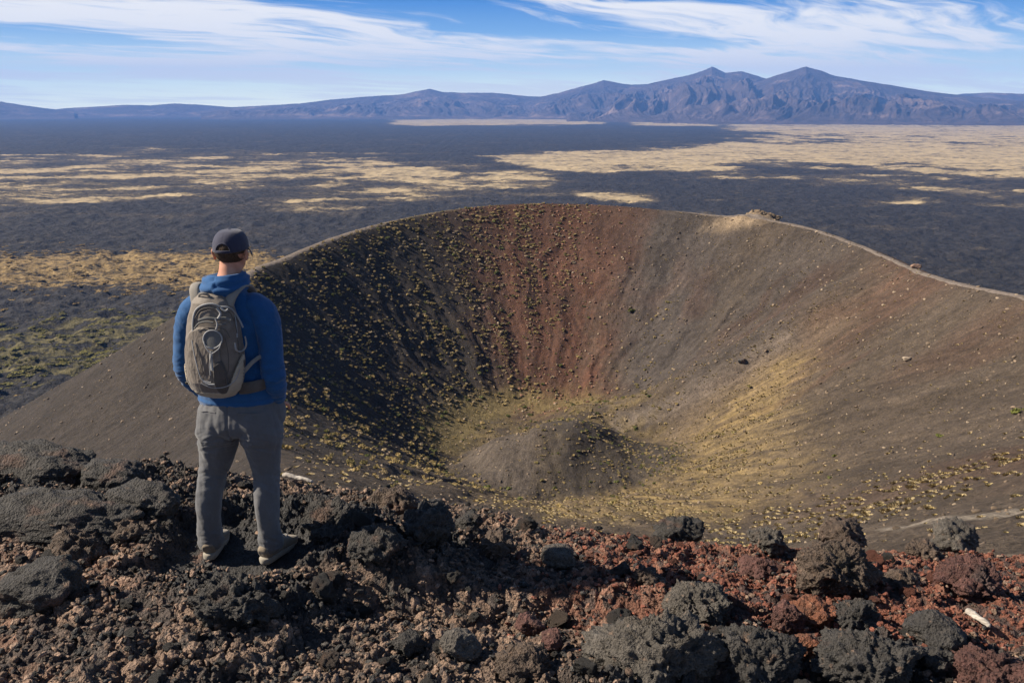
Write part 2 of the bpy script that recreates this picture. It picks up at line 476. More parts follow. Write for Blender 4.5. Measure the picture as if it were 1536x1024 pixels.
# ------------------------------------------------------------------ the lava plain, one sheet to the horizon
r2 = np.concatenate([np.geomspace(330, 4200, 620, endpoint=False), np.geomspace(4200, 29000, 270)])
X, Y, nu, nv = fan(r2, .11, half=40, coarse_n=120)
X = X.ravel(); Y = Y.ravel(); RR = np.hypot(X, Y)
lump = fbm2(X / 70, Y / 70, 5, 201, .55, True)
tot = (lump * 8.0 + fbm2(X / 330, Y / 330, 4, 211) * 10) * sstep(26000, 6000, RR)
Z = PLAIN_Z + tot + 4 * fbm2(X / 22, Y / 22, 3, 221) * sstep(3500, 1200, RR)
Z -= 6 * sstep(15000, 29000, RR)
def at_plain(px, py):
    r = ray(px, py); k = (PLAIN_Z - CAM_Z) / r[2]
    return (r * k)[:2]
grass = np.zeros(len(X))
az = np.arctan2(X, Y)
def band(pix_top, amp=1.0, soft=.35, seed=0, nz=1.0):
    """grassland patch between a far and a near outline, in bearing / log distance"""
    global grass
    P = [(at_plain(x, ya), at_plain(x, yb)) for x, ya, yb in pix_top]
    aa = [math.atan2(p[0][0], p[0][1]) for p in P]
    lf = [math.log(np.hypot(*p[0])) for p in P]; ln = [math.log(np.hypot(*p[1])) for p in P]
    F = np.interp(az, aa, lf); Nn = np.interp(az, aa, ln); L = np.log(RR)
    wd = np.maximum(F - Nn, .02)
    s = np.minimum((F - L), (L - Nn)) / wd
    e = np.minimum(az - aa[0], aa[-1] - az) / .05
    s = np.minimum(s, np.clip(e, -1, 1))
    n = fbm2(X / 900, Y / 900, 4, 231 + seed) * .45 * nz + fbm2(X / 240, Y / 420, 4, 241 + seed) * .3 * nz
    grass = np.maximum(grass, amp * sstep(-soft, soft, s + n))
band([(-400, 238, 288), (60, 240, 290), (200, 238, 294), (300, 240, 300), (420, 240, 296), (520, 240, 292), (700, 248, 290), (830, 268, 292)], .60, .5, 1, 1.4)
band([(500, 240, 272), (600, 243, 272), (690, 252, 272)], .85, .4, 2)
band([(735, 236, 243), (860, 230, 262), (960, 226, 258), (1150, 208, 255), (1536, 206, 277), (1900, 206, 290)], .88, .35, 3, 1.0)
band([(1090, 186, 198), (1300, 184, 212), (1536, 182, 222), (1900, 180, 230)], .8, .4, 4)
band([(590, 180, 188), (760, 178, 188), (900, 180, 186)], 1.0, .3, 5, .5)
band([(330, 172, 178), (500, 172, 178)], .6, .3, 6, .7)
band([(950, 183, 188), (1070, 184, 190)], .9, .3, 7, .7)
band([(870, 291, 304), (990, 291, 305)], .75, .5, 8)
band([(1080, 268, 272), (1200, 265, 272)], .6, .35, 9)
band([(1290, 300, 310), (1400, 297, 308)], .4, .4, 10)
band([(380, 305, 322), (500, 308, 330), (560, 310, 330)], .33, .4, 11)
scrub = np.zeros(len(X)); _keep = grass; grass = scrub
band([(-300, 366, 456), (0, 368, 456), (150, 366, 460), (330, 372, 462), (420, 376, 430)], 1.0, .35, 12, 1.3)
gold_scrub = grass; grass = np.zeros(len(X))
band([(-300, 470, 640), (0, 476, 600), (150, 475, 560), (300, 478, 520)], 1.0, .35, 13, 1.2)
green_scrub = grass; grass = _keep
m = NT('lava_plain'); pos = m.pos()
g = m.attr('grass', 'Fac'); gs = m.attr('gold', 'Fac'); gg = m.attr('green', 'Fac')
flat = m.mapping(pos, (1, 1, .2))
nA = m.noise(m.mapping(flat, (.0030, .0052, .005)), 1, 9, .68); nB = m.noise(flat, .03, 6, .65); nC = m.noise(flat, .11, 5, .65)
lava = m.ramp(nB, (.32, (.008, .008, .009)), (.68, (.030, .028, .028)))
lava = m.mix(lava, m.ramp(nC, (.34, (.006, .006, .007)), (.66, (.045, .041, .039))), .6)
fleck = m.mr(m.noise(m.mapping(flat, (.012, .022, .01)), 1, 7, .7), .60, .72, 0, .55)
lava = m.mix(lava, (.19, .15, .10), m.math('MULTIPLY', fleck, .8))
gc = m.ramp(nA, (.3, (.29, .22, .12)), (.7, (.40, .315, .185)))
gc = m.mix(gc, m.ramp(nB, (.3, (.24, .18, .10)), (.7, (.46, .36, .21))), .5)
sel = m.mr(m.math('ADD', g, m.math('MULTIPLY', m.math('SUBTRACT', nA, .5), 2.3)), .40, .62, 0, 1, True)
wide = m.mr(m.math('ADD', g, m.math('MULTIPLY', m.math('SUBTRACT', nA, .5), 2.0)), .05, .5, 0, .75, True)
wide = m.math('MULTIPLY', wide, m.mr(m.noise(m.mapping(flat, (.011, .018, .01)), 1, 7, .72), .42, .62, .1, 1))
c = m.mix(lava, (.135, .105, .065), wide)
brk = m.mr(m.noise(m.mapping(flat, (.0075, .017, .01)), 1.0, 8, .72), .36, .52, .12, 1, True)
c = m.mix(c, gc, m.math('MULTIPLY', sel, brk))
nS = m.noise(m.mapping(flat, (.035, .06, .04)), 1, 6, .68); nT = m.noise(m.mapping(flat, (.03, .045, .04)), 1.3, 6, .66)
sel2 = m.mr(m.math('ADD', m.math('MULTIPLY', gs, .70), m.math('MULTIPLY', m.math('SUBTRACT', nS, .5), 1.7)), .46, .66, 0, 1, True)
c = m.mix(c, m.ramp(nC, (.3, (.13, .085, .035)), (.7, (.30, .21, .09))), sel2)
sel3 = m.mr(m.math('ADD', m.math('MULTIPLY', gg, .6), m.math('MULTIPLY', m.math('SUBTRACT', nT, .5), 1.8)), .46, .62, 0, 1, True)
c = m.mix(c, m.ramp(nC, (.3, (.05, .044, .02)), (.7, (.135, .112, .048))), sel3)
h = m.math('MULTIPLY', m.math('ADD', m.math('MULTIPLY', nB, 9), m.math('MULTIPLY', nC, 3)), m.mr(sel, 0, 1, 1, .15))
h = m.math('ADD', h, m.math('MULTIPLY', m.math('ADD', sel2, sel3), 2.5))
MAT_PLAIN = m.done(c, m.bump(h, 1.0, 1.3))
plain = mesh_np('ground', np.stack([X, Y, Z], 1), grid_faces(nu, nv, True), MAT_PLAIN)
set_float(plain, grass, 'grass'); set_float(plain, gold_scrub, 'gold'); set_float(plain, green_scrub, 'green')
tag(plain, kind='structure'); _plain_z = Z

# ------------------------------------------------------------------ mountains
HORIZ = 512 - FPX * math.tan(PITCH)
def range_mesh(name, prof, dist, depth_front, mat, seed, spur=1.0, na=620, nd=150, back=2500, rough=1.0):
    xs = np.array([p[0] for p in prof], float); ys = np.array([p[1] for p in prof], float)
    aa = np.array([math.atan2(*ray(x, HORIZ)[:2]) for x in xs])
    a = np.linspace(aa[0], aa[-1], na)
    # crest height seen at that bearing
    yy = np.interp(a, aa, ys)
    k = np.array([math.hypot(*ray(768 + FPX * math.tan(q) * CP, HORIZ)[:2]) for q in a])
    H = np.array([at_dist(768 + math.tan(q) * (CP * FPX) / 1.0, y, dist)[2] for q, y in zip(a, yy)]) - PLAIN_Z
    # exact: solve for the ray through this bearing
    s = np.concatenate([np.linspace(0, 1, nd), 1 + np.linspace(.04, 1, 24)])   # 0 front foot .. 1 crest .. 2 back foot
    A, S = np.meshgrid(a, s, indexing='ij'); HH = H[:, None]
    dist_s = np.where(S <= 1, dist - depth_front * (1 - S), dist + back * (S - 1))
    x = np.sin(A) * dist_s; y = np.cos(A) * dist_s
    prof_s = np.where(S <= 1, .10 * S + .90 * S ** 2.5, np.clip(2 - S, 0, 1) ** 1.2)
    lat = A * dist
    warp = fbm2(lat / 2600, S * 2.2, 3, seed) * 900
    ridg = fbm2((lat + warp) / 1500, S * 1.15 + .35 * fbm2(lat / 1800, S * 3, 2, seed + 9), 5, seed + 3, .52, True)
    ridg2 = fbm2((lat + warp * .6) / 520, S * 2.3, 4, seed + 5, .55, True)
    env = np.where(S <= 1, np.sin(np.pi * np.clip(S, 0, 1) ** .8) ** .8 * np.clip(1 - S, 0, 1) ** .35 * 1.35 * sstep(.05, .5, S), 0)
    z = HH * prof_s + env * HH ** .8 * (ridg * .95 + ridg2 * .42) * spur * 1.7
    z += rough * HH ** .6 * .28 * fbm2(lat / 300, S * 6, 4, seed + 7) * np.clip(S * 2, 0, 1)
    z = np.where(S <= .02, -30, z)
    V = np.stack([x, y, PLAIN_Z - 6 + z], -1).reshape(-1, 3)
    o = mesh_np(name, V, grid_faces(na, len(s)), mat)
    return tag(o, kind='structure')
m = NT('mountain_rock'); pos = m.pos()
n1 = m.noise(pos, .0011, 7, .6); n2 = m.noise(pos, .006, 6, .6)
nz = m.n('ShaderNodeSeparateXYZ'); m.l(m.n('ShaderNodeNewGeometry').outputs['Normal'], nz.inputs[0])
c = m.ramp(n1, (.3, (.035, .027, .026)), (.55, (.068, .048, .042)), (.72, (.22, .155, .12)))  # lightest tone puts sunlit brownish ridges into the colour
c = m.mix(c, m.ramp(n2, (.3, .55), (.7, 1.45)), .9, 'MULTIPLY')
MAT_MTN = m.done(c, m.bump(n2, .8, 60))
range_mesh('mountain', [(1330, 172), (1400, 147), (1440, 141), (1480, 139), (1540, 141), (1640, 140), (1760, 150), (1850, 165)], 26500, 4000, MAT_MTN, 301, .5, 220, 60)
range_mesh('mountain', [(60, 166), (100, 162), (140, 160), (190, 157), (225, 158), (262, 155), (300, 157), (340, 160), (420, 166)], 27500, 3500, MAT_MTN, 311, .4, 220, 60)
range_mesh('mountain', [(-900, 169), (-500, 163), (-300, 156), (-120, 146), (-30, 149), (0, 152), (30, 157), (75, 163), (110, 167)], 25500, 3500, MAT_MTN, 321, .5, 220, 60)
range_mesh('mountain', [(300, 166), (340, 161), (400, 158), (450, 155), (500, 149), (560, 144), (600, 142), (620, 138), (645, 133), (665, 138), (700, 139), (740, 139), (790, 144), (850, 147), (900, 160), (940, 168)],
           25500, 6000, MAT_MTN, 331, .8, 520)
range_mesh('mountain', [(740, 165), (800, 147), (835, 140), (870, 130), (890, 125), (905, 120), (925, 124), (945, 127), (975, 126), (1030, 140), (1100, 150), (1160, 165)], 24500, 6000, MAT_MTN, 341, .9, 420)
range_mesh('mountain', [(850, 168), (900, 150), (940, 133), (1000, 119), (1030, 113), (1050, 107), (1065, 100), (1085, 109), (1110, 107), (1130, 113), (1150, 119), (1200, 128), (1260, 140), (1340, 166)],
           23500, 8500, MAT_MTN, 351, 1.1, 620)
range_mesh('mountain', [(980, 168), (1060, 146), (1110, 130), (1150, 117), (1180, 107), (1205, 100), (1228, 107), (1250, 114), (1290, 121), (1340, 129), (1390, 137), (1440, 143), (1500, 149), (1560, 153), (1680, 160), (1800, 166)],
           21500, 8000, MAT_MTN, 361, 1.0, 720)

# ------------------------------------------------------------------ haze, sky, sun, camera
hm = bpy.data.materials.new('air'); hm.use_nodes = True; t = hm.node_tree; t.nodes.clear()
o_ = t.nodes.new('ShaderNodeOutputMaterial'); pv = t.nodes.new('ShaderNodeVolumePrincipled')
pv.inputs['Color'].default_value = (.17, .39, 1.0, 1); pv.inputs['Density'].default_value = 3.3e-5
pv.inputs['Anisotropy'].default_value = 0.0
t.links.new(pv.outputs[0], o_.inputs['Volume'])
B = 30000.0; zb, zt = PLAIN_Z - 60, 1180.0
V = [(sx * B, sy * B, z) for z in (zb, zt) for sx, sy in ((-1, -1), (1, -1), (1, 1), (-1, 1))]
F = [(0, 3, 2, 1), (4, 5, 6, 7), (0, 1, 5, 4), (1, 2, 6, 5), (2, 3, 7, 6), (3, 0, 4, 7)]
tag(mesh_np('haze', np.array(V), np.array(F), hm, smooth=False), kind='stuff')

SUN_EL = R(38); sun_dir = Vector((-1.0, .03, 0)).normalized() * math.cos(SUN_EL) + Vector((0, 0, math.sin(SUN_EL)))
sd = bpy.data.lights.new('sun', 'SUN'); sd.energy = 5.0; sd.angle = R(.53); sd.color = (1.0, .88, .71)
so = link(bpy.data.objects.new('sun', sd)); so.rotation_euler = (-sun_dir).to_track_quat('-Z', 'Y').to_euler()
so.location = sun_dir * 60

w = bpy.data.worlds.new('World'); scene.world = w; w.use_nodes = True
t = w.node_tree; t.nodes.clear()
class WT(NT):
    def __init__(self, t): self.t = t
W = WT(t)
wo = W.n('ShaderNodeOutputWorld'); bg = W.n('ShaderNodeBackground'); W.l(bg.outputs[0], wo.inputs[0])
sky = W.n('ShaderNodeTexSky', sky_type='NISHITA'); sky.sun_disc = False; sky.sun_elevation = SUN_EL
sky.sun_rotation = math.atan2(sun_dir.x, sun_dir.y); sky.altitude = 1500; sky.air_density = 1.0; sky.dust_density = .4; sky.ozone_density = 2.0
SKY_S = .05; VIS = 1.0 / (SKY_S * 2 ** 1.0)
# cirrus on a sheet high above: direction projected on a plane of constant height
gen = W.n('ShaderNodeTexCoord').outputs['Generated']
sx = W.n('ShaderNodeSeparateXYZ'); W.l(gen, sx.inputs[0]); el = sx.outputs[2]
zc = W.math('ADD', W.math('MAXIMUM', el, 0.0), .07)
cb = W.n('ShaderNodeCombineXYZ'); W.l(W.math('DIVIDE', sx.outputs[0], zc), cb.inputs[0]); W.l(W.math('DIVIDE', sx.outputs[1], zc), cb.inputs[1])
P = cb.outputs[0]
wv = W.n('ShaderNodeVectorMath', operation='ADD'); W.l(P, wv.inputs[0])
wsc = W.n('ShaderNodeVectorMath', operation='SCALE'); wsc.inputs['Scale'].default_value = 1.1
W.l(W.noise(P, .5, 3, .5, color=True), wsc.inputs[0]); W.l(wsc.outputs[0], wv.inputs[1])
PW = wv.outputs[0]
big = W.noise(W.mapping(W.mapping(PW, rot=(0, 0, R(-26))), (.28, .62, 1), CLOUD_LOC if 'CLOUD_LOC' in globals() else (1.7, 0.4, 0)), 1.0, 3, .5)
mid = W.noise(W.mapping(W.mapping(PW, rot=(0, 0, R(-34))), (.34, 1.0, 1), (3, 1, 0)), 1.0, 6, .55, .5)
fin = W.noise(W.mapping(W.mapping(PW, rot=(0, 0, R(-42))), (.9, 3.4, 1), (0, 0, 0)), 1.0, 7, .6, .8)
cl = W.math('ADD', W.math('MULTIPLY', big, .48), W.math('MULTIPLY', mid, .62))
cl = W.math('ADD', cl, W.math('MULTIPLY', W.math('SUBTRACT', fin, .5), .42))
cm = W.math('MULTIPLY', W.mr(W.math('SUBTRACT', cl, W.mr(sx.outputs[0], .0, .5, 0, .022)), .455, .63, 0, .95, True), W.math('MULTIPLY', W.mr(el, .14, .30, 1, 0, True), W.mr(el, .0, .05, .6, 1, True)))
v3 = lambda r_, g_, b_: (r_ * VIS, g_ * VIS, b_ * VIS)
low = W.ramp(el, (0.0, (1.65, 1.65, 1.17)), (.022, (1.30, 1.45, 1.15)), (.047, (.72, .95, 1.04)), (.075, (.24, .50, .86)), (.11, (.045, .25, .70)))
vm = W.n('ShaderNodeVectorMath', operation='SCALE'); vm.inputs['Scale'].default_value = VIS; W.l(low, vm.inputs[0])
base = W.mix(vm.outputs[0], sky.outputs[0], W.mr(el, .12, .26, 0, 1, True))
colr = W.mix(base, v3(1.12, 1.09, 1.03), cm)
W.l(colr, bg.inputs['Color']); bg.inputs['Strength'].default_value = SKY_S

cd = bpy.data.cameras.new('camera'); cam = link(bpy.data.objects.new('camera', cd))
cd.sensor_width = 36; cd.lens = 36 * FPX / 1536; cd.clip_end = 200000; cd.clip_start = .05
cam.location = (0, 0, CAM_Z); cam.rotation_euler = (R(90) - PITCH, 0, 0)
scene.camera = cam
vs = scene.view_settings; vs.view_transform = 'Standard'; vs.look = 'None'; vs.exposure = 1.0; vs.gamma = 1; vs.use_curve_mapping = False
scene.cycles.max_bounces = 5; scene.cycles.diffuse_bounces = 3; scene.cycles.volume_bounces = 0
# ------------------------------------------------------------------ the rocky look-out in the foreground
def ledge_macro(x, y):
    z = -.07 * (x + 1.4) - .17 * np.maximum(0, y - 4.4) + .03 * (4.4 - np.minimum(y, 4.4))
    z = z + .10 * np.exp(-(((x + 1.5) / .9) ** 2 + ((y - 4.4) / .8) ** 2)) * 0
    z = z + .13 * fbm2(x / 1.5 + 5, y / 1.5, 3, 401)
    # hump of crust the hiker stands on, its front lip and the hollow before it
    z = z + .10 * sstep(1.15, .6, np.hypot((x + 1.25) / 1.15, (y - 4.75) / .75))
    z = z + .05 * sstep(1.1, .5, np.hypot((x + 1.28) / .42, (y - 3.95) / .22))
    z = z - .10 * sstep(1.0, .3, np.hypot((x + .1) / 1.3, (y - 4.05) / .28))
    z = z - .07 * sstep(-.6, .8, x) * sstep(4.2, 5.2, y)
    z = lerp(z, -.02, .8 * sstep(1.0, .4, np.hypot((x + 1.42) / 1.15, (y - 4.5) / .62)))
    # rise at the left
    z = z + .02 * sstep(-1.9, -2.8, x)
    # far lip: beyond it the ground falls away
    lip = 5.95 + .25 * fbm2(x / 1.1, 0 * x + 2.2, 3, 405) + .12 * sstep(0, 2.5, x) - .50 * sstep(-1.0, .2, x)
    ov = np.maximum(0, y - lip)
    z = z - 1.0 * ov - .25 * np.minimum(ov, 1) ** 2
    side = np.maximum(0, np.abs(x) - 6.5); back = np.maximum(0, -1.5 - y)
    return z - .55 * side - .5 * back

r3 = np.concatenate([np.geomspace(.3, 2.5, 26, endpoint=False), np.geomspace(2.5, 7.4, 760, endpoint=False), np.geomspace(7.4, 15, 90)])
X, Y, nu, nv = fan(r3, .05, half=36, coarse_n=90)
X = X.ravel(); Y = Y.ravel()
Z = ledge_macro(X, Y)
# crust (black lava skin) against loose cinder
crust = sstep(.95, .45, np.hypot((X + 1.15) / 1.25, (Y - 4.75) / .8) + .45 * fbm2(X / .5, Y / .5, 4, 411))
crust = np.maximum(crust, sstep(1.0, .5, np.hypot((X + 1.25) / .62, (Y - 3.95) / .36) + .4 * fbm2(X / .35, Y / .35, 3, 415)))
crust = np.maximum(crust, sstep(1.1, .5, np.hypot((X + 3.0) / 1.6, (Y - 5.4) / .9) + .5 * fbm2(X / .5, Y / .5, 3, 417)) * .9)
crust = np.maximum(crust, sstep(1.1, .6, np.hypot((X - .9) / .75, (Y - 3.35) / .42) + .4 * fbm2(X / .35, Y / .35, 3, 419)))
crust = np.maximum(crust, sstep(1.1, .6, np.hypot((X - 2.0) / .75, (Y - 3.6) / .4) + .4 * fbm2(X / .35, Y / .35, 3, 421)) * .9)
med = fbm2(X / .42, Y / .42, 5, 431, .55, True) * .075 + fbm2(X / .13, Y / .13, 4, 441) * .035
wa1, wa2, ida = worley2(X / .17 + .3 * perlin2(X / .1, Y / .1, 3), Y / .17 + .3 * perlin2(X / .1, Y / .1, 4), 451)
wb1, wb2, idb = worley2(X / .062, Y / .062, 455)
wc1, wc2, idc = worley2(X / .03, Y / .03, 457)
clod = (np.clip(1 - wa1 * 1.25, 0, 1) ** .6) * (ida > .45) * (ida - .3) * .07 + np.clip(fbm2(X / .30, Y / .30, 5, 499, .6, True), 0, 1) ** 2 * .035
peb = (np.clip(1 - wb1 * 1.3, 0, 1) ** .55) * (.3 + idb) * .030
grit = (np.clip(1 - wc1 * 1.3, 0, 1) ** .6) * (.3 + idc) * .014
rough = fbm2(X / .055, Y / .055, 4, 461, .62, True) * .040 + np.clip(fbm2(X / .24, Y / .24, 5, 467, .6, True), 0, 1) ** 2 * .10 + np.abs(fbm2(X / .16, Y / .16, 4, 465, .6)) * .05
pits = -np.clip(.45 - wb1, 0, 1) * .06 * (idb > .4) - np.clip(.4 - wc1, 0, 1) * .02
Zd = Z + med * (.38 + .85 * crust) + (1 - crust) * (clod + peb + grit) + crust * (rough + pits)
fadeout = sstep(11, 7.5, np.hypot(X, Y)) * .7 + .3
Zd = Z + (Zd - Z) * fadeout
# flatten a little where the two boots stand
FEET = [(-1.65, 4.53), (-1.64, 4.68), (-1.31, 4.48), (-1.22, 4.64), (-1.66, 4.36), (-1.34, 4.33)]
for fx, fy in FEET:
    wgt = sstep(.30, .15, np.hypot(X - fx, Y - fy))
    Zd = lerp(Zd, -.022 + (Zd - Z) * .5, wgt)
# colours
redm = sstep(-.25, .9, X + .45 * fbm2(X / .6, Y / .6, 3, 471)) * sstep(3.35, 4.1, Y + .3 * fbm2(X / .5, Y / .5, 3, 473))
brown = np.array([.150, .100, .073]); black = np.array([.034, .033, .034]); red = np.array([.150, .054, .033]); rust = np.array([.180, .098, .067])
col = np.repeat(brown[None], len(X), 0)
col = lerp(col, rust, (.75 * sstep(-1.2, -2.4, X + .4 * fbm2(X / .5, Y / .5, 3, 475)) * sstep(5.0, 4.2, Y))[:, None])
col = lerp(col, red, redm[:, None] * .9)
col = lerp(col, np.array([.115, .086, .069]), (.6 * sstep(4.0, 3.4, Y) * sstep(-2.0, -1.0, X))[:, None])
rv = np.where(idb < .5, idb * 1.1 + .35, idb * 1.35)[:, None]
col = col * (.45 + .75 * rv)
tan = ((idb > .82) | ((ida > .86) & (wa1 < .5)))[:, None] * (1 - redm * .7)[:, None]
col = lerp(col, np.array([.27, .185, .135]), tan * .6)
blk = ((idc < .22) | (ida < .25))[:, None]
col = lerp(col, black, blk * .75)
col = lerp(col, black * (.75 + .6 * np.clip(fbm2(X / .2, Y / .2, 4, 481) + .5, 0, 1))[:, None], crust[:, None])
col = lerp(col, rust * 1.1, (crust * sstep(.28, .5, fbm2(X / .18, Y / .18, 4, 485)) * .5)[:, None])
jx = fbm2(X / .09, Y / .09, 3, 491) * .028 * fadeout; jy = fbm2(X / .09, Y / .09, 3, 495) * .028 * fadeout

def cinder_material(name, tint=None):
    m = NT(name); p = m.obj()
    n1 = m.noise(p, 9, 7, .68); n2 = m.noise(p, 45, 6, .7); v1 = m.voro(p, 70, 'F1'); v2 = m.voro(p, 150, 'F1')
    base = m.attr('Col') if tint is None else tint
    f = m.math('MULTIPLY', m.mr(n1, .25, .75, .6, 1.4), m.mr(n2, .25, .75, .5, 1.5))
    pit = m.mr(v1, 0, .45, .35, 1.1)
    c = m.mix(base, m.math('MULTIPLY', f, pit), 1.0, 'MULTIPLY')
    gl = m.mr(n2, .66, .75, 0, .35, True)
    c = m.mix(c, m.mix(base, (.22, .19, .17), .5), gl)
    h = m.math('ADD', m.math('MULTIPLY', n2, .9), m.math('ADD', m.math('MULTIPLY', v1, .5), m.math('MULTIPLY', v2, .25)))
    m.b.inputs['Specular IOR Level'].default_value = .35
    return m.done(c, m.bump(h, .9, .03), m.mr(n2, .3, .7, .6, .95))
MAT_GROUND = cinder_material('cinder_ground')
ledge = mesh_np('rocky_ground', np.stack([X + jx, Y + jy, Zd], 1), grid_faces(nu, nv, True), MAT_GROUND)
set_color(ledge, np.clip(col, .008, .5)); tag(ledge, kind='structure')

# quick height look-up of the finished ground
_lx = np.arange(-6, 6.01, .03); _ly = np.arange(1.5, 8.01, .03)
_lz = np.full((len(_lx), len(_ly)), -99.0)
_mm = (np.abs(X) < 5.98) & (Y > 1.52) & (Y < 7.98)
np.maximum.at(_lz, (np.round((X[_mm] + 6) / .03).astype(int), np.round((Y[_mm] - 1.5) / .03).astype(int)), Zd[_mm])
_e = _lz < -50; _gx2, _gy2 = np.meshgrid(_lx, _ly, indexing='ij'); _lz[_e] = ledge_macro(_gx2[_e], _gy2[_e])
def ledge_z(x, y):
    i = np.clip(np.round((np.asarray(x) + 6) / .03).astype(int), 0, len(_lx) - 1); j = np.clip(np.round((np.asarray(y) - 1.5) / .03).astype(int), 0, len(_ly) - 1)
    return _lz[i, j]
def at_l(px, py): return march(px, py, ledge_z, t0=2.4, t1=11, step=.01)

# ------------------------------------------------------------------ rocks
def ico(sub):
    import bmesh
    bm = bmesh.new(); bmesh.ops.create_icosphere(bm, subdivisions=sub, radius=1.0)
    V = np.array([v.co[:] for v in bm.verts]); F = np.array([[v.index for v in f.verts] for f in bm.faces]); bm.free()
    return V, F
ICO = {s: ico(s) for s in (1, 2, 3, 4, 5, 6)}

def rock_shape(dims, seed, style='crag', sub=5):
    """displaced lump, dims = full width, depth, height; origin near the base"""
    V, F = ICO[sub]; V = V.copy()
    r = np.random.default_rng(seed); off = r.uniform(-50, 50, 3)
    dims = np.array(dims) / 2
    mean = float(np.mean(dims))
    # blocky base form
    if style == 'slab': V = np.sign(V) * np.abs(V) ** .72
    elif style in ('block', 'crag'):
        for _ in range(9 if style == 'block' else 14):
            n = r.normal(size=3); n /= np.linalg.norm(n); dcut = r.uniform(.62, .92) if style == 'block' else r.uniform(.5, .9)
            ex = np.maximum(0, V @ n - dcut); V = V - ex[:, None] * n * .92
    N = V / np.linalg.norm(V, axis=1)[:, None]
    P = V * dims
    lo = fbm3(N * 1.4 + off, 3, seed % 97); V = V * (1 + .28 * lo)[:, None]
    P = V * dims + off
    if style == 'crag':
        k = 1 / (mean * .62)
        w1, w2 = worley3(P * k, seed % 89)
        d = (.55 - w1) * .34 * mean + fbm3(P * k * 1.2, 5, seed % 83, .6, True) * .24 * mean
        q1, q2 = worley3(P * k * 3.4, seed % 79)
        d += (.42 - q1) * .15 * mean - np.clip(.30 - q1, 0, 1) * .45 * mean + np.clip(fbm3(P * k * 5, 3, seed % 73, .6, True), 0, 1) ** 2 * .14 * mean
        fz = np.clip(fbm3(P / .030, 4, seed % 71, .72), -1, 1) * .032 + fbm3(P / .10, 4, seed % 61, .62, True) * .026
        pt, _ = worley3(P / .05, seed % 59); d = d + fz - np.clip(.45 - pt, 0, 1) * .075
    elif style == 'slab':
        k = 1 / .22
        d = fbm3(P * np.array([.6, 1.2, 1.8]) * k, 5, seed % 83, .58, True) * .06 + fbm3(P / .05, 4, seed % 71, .65) * .016
        pt, _ = worley3(P / .07, seed % 59); d = d - np.clip(.42 - pt, 0, 1) * .05
        d += fbm3(P / .5, 2, seed % 53) * .08
    else:
        d = fbm3(P / (mean * .7), 4, seed % 83) * .16 * mean + fbm3(P / .045, 4, seed % 71, .65) * .010
        pt, _ = worley3(P / .04, seed % 59); d = d - np.clip(.38 - pt, 0, 1) * .025
    V = V * dims + N * d[:, None]
    return V, F

C_BLACK = (.041, .038, .036); C_GREY = (.080, .071, .062); C_BROWN = (.078, .056, .043); C_RED = (.135, .048, .031); C_DKRED = (.085, .040, .034); C_RUST = (.16, .062, .034)
def rock_color(V, base, seed, alt=None):
    b = np.array(base); n = len(V)
    c = np.repeat(b[None], n, 0) * (1 + .5 * fbm3(V / .16 + seed, 4, 7))[:, None]
    alt = np.array(alt if alt is not None else (.11, .062, .045))
    c = lerp(c, alt, (sstep(.14, .38, fbm3(V / .22 + seed * 1.7, 4, 17)) * .6)[:, None])
    fl = sstep(.40, .5, fbm3(V / .05 + seed, 2, 27))
    return np.clip(lerp(c, np.array([.24, .15, .10]), (fl * .45)[:, None]), .008, .5)

def boulder(name, label, cat, bbox, base, style='crag', sub=5, seed=1, sink=.22, alt=None, rot=None, depth=.8, tall=1.0, group=None):
    cx, cy, w, h = bbox
    p = at_l(cx, cy + h * .30)
    f = FPX / (p[1] * CP + (CAM_Z - p[2]) * SP)
    W = w / f; H = max(.36 * W, (h / f - depth * W * .42) / .9 + .10 * W) * tall * .88
    W *= .9; H *= .9
    V, F = rock_shape((W * .92, W * depth, H * 1.15), seed, style, sub)
    rz = rot if rot is not None else random.uniform(-.4, .4)
    c, s = math.cos(rz), math.sin(rz)
    base_z = p[2] + H * (.44 - sink)
    col = rock_color(V, base, seed, alt)
    o = mesh_np(name, V, F, MAT_GROUND); set_color(o, col)
    o.location = (p[0], p[1] + W * depth * .15, base_z); o.rotation_euler = (0, 0, rz)
    tag(o, label, cat, group)
    return o

S = 'lava_boulder'
boulder('lava_slab', 'long flat black lava slab on the skyline at the far left of the ledge', 'lava slab', (45, 695, 215, 62), C_BLACK, 'slab', 6, 11, .42, depth=.55, rot=-.15, tall=.75)
boulder('lava_slab', 'black lava block at the right end of the skyline slab, left of the hiker', 'lava slab', (165, 712, 80, 52), C_BLACK, 'slab', 5, 12, .3, depth=.7)
boulder('lava_slab', 'broad blue-black lava slab with cracked front left of the hiker', 'lava slab', (85, 765, 265, 92), C_BLACK, 'slab', 6, 13, .45, depth=.5, rot=-.08, tall=.62)
boulder('lava_slab', 'narrow black slab tip pointing at the hiker from the broad slab', 'lava slab', (215, 752, 110, 48), C_BLACK, 'slab', 5, 14, .25, depth=.6)
boulder(S, 'black craggy lump in the lower left beside the brown cinder slope', 'boulder', (52, 880, 125, 82), C_BLACK, 'slab', 5, 15, .22, depth=.7)
boulder(S, 'low brown-black rock just under the broad slab at far left', 'boulder', (105, 822, 120, 46), C_BROWN, 'crag', 5, 16, .3)
boulder(S, 'small dark rock between the broad slab and the hiker', 'boulder', (190, 792, 70, 40), C_BROWN, 'crag', 5, 17, .3)
boulder(S, 'rough black lava mass just right of the hiker\'s right leg', 'boulder', (500, 772, 130, 92), C_BLACK, 'crag', 6, 18, .3, depth=.8)
boulder(S, 'knobbly black lava hump in front of the hiker\'s boots', 'boulder', (345, 888, 170, 52), C_BLACK, 'crag', 6, 19, .5, depth=.8, tall=.7)
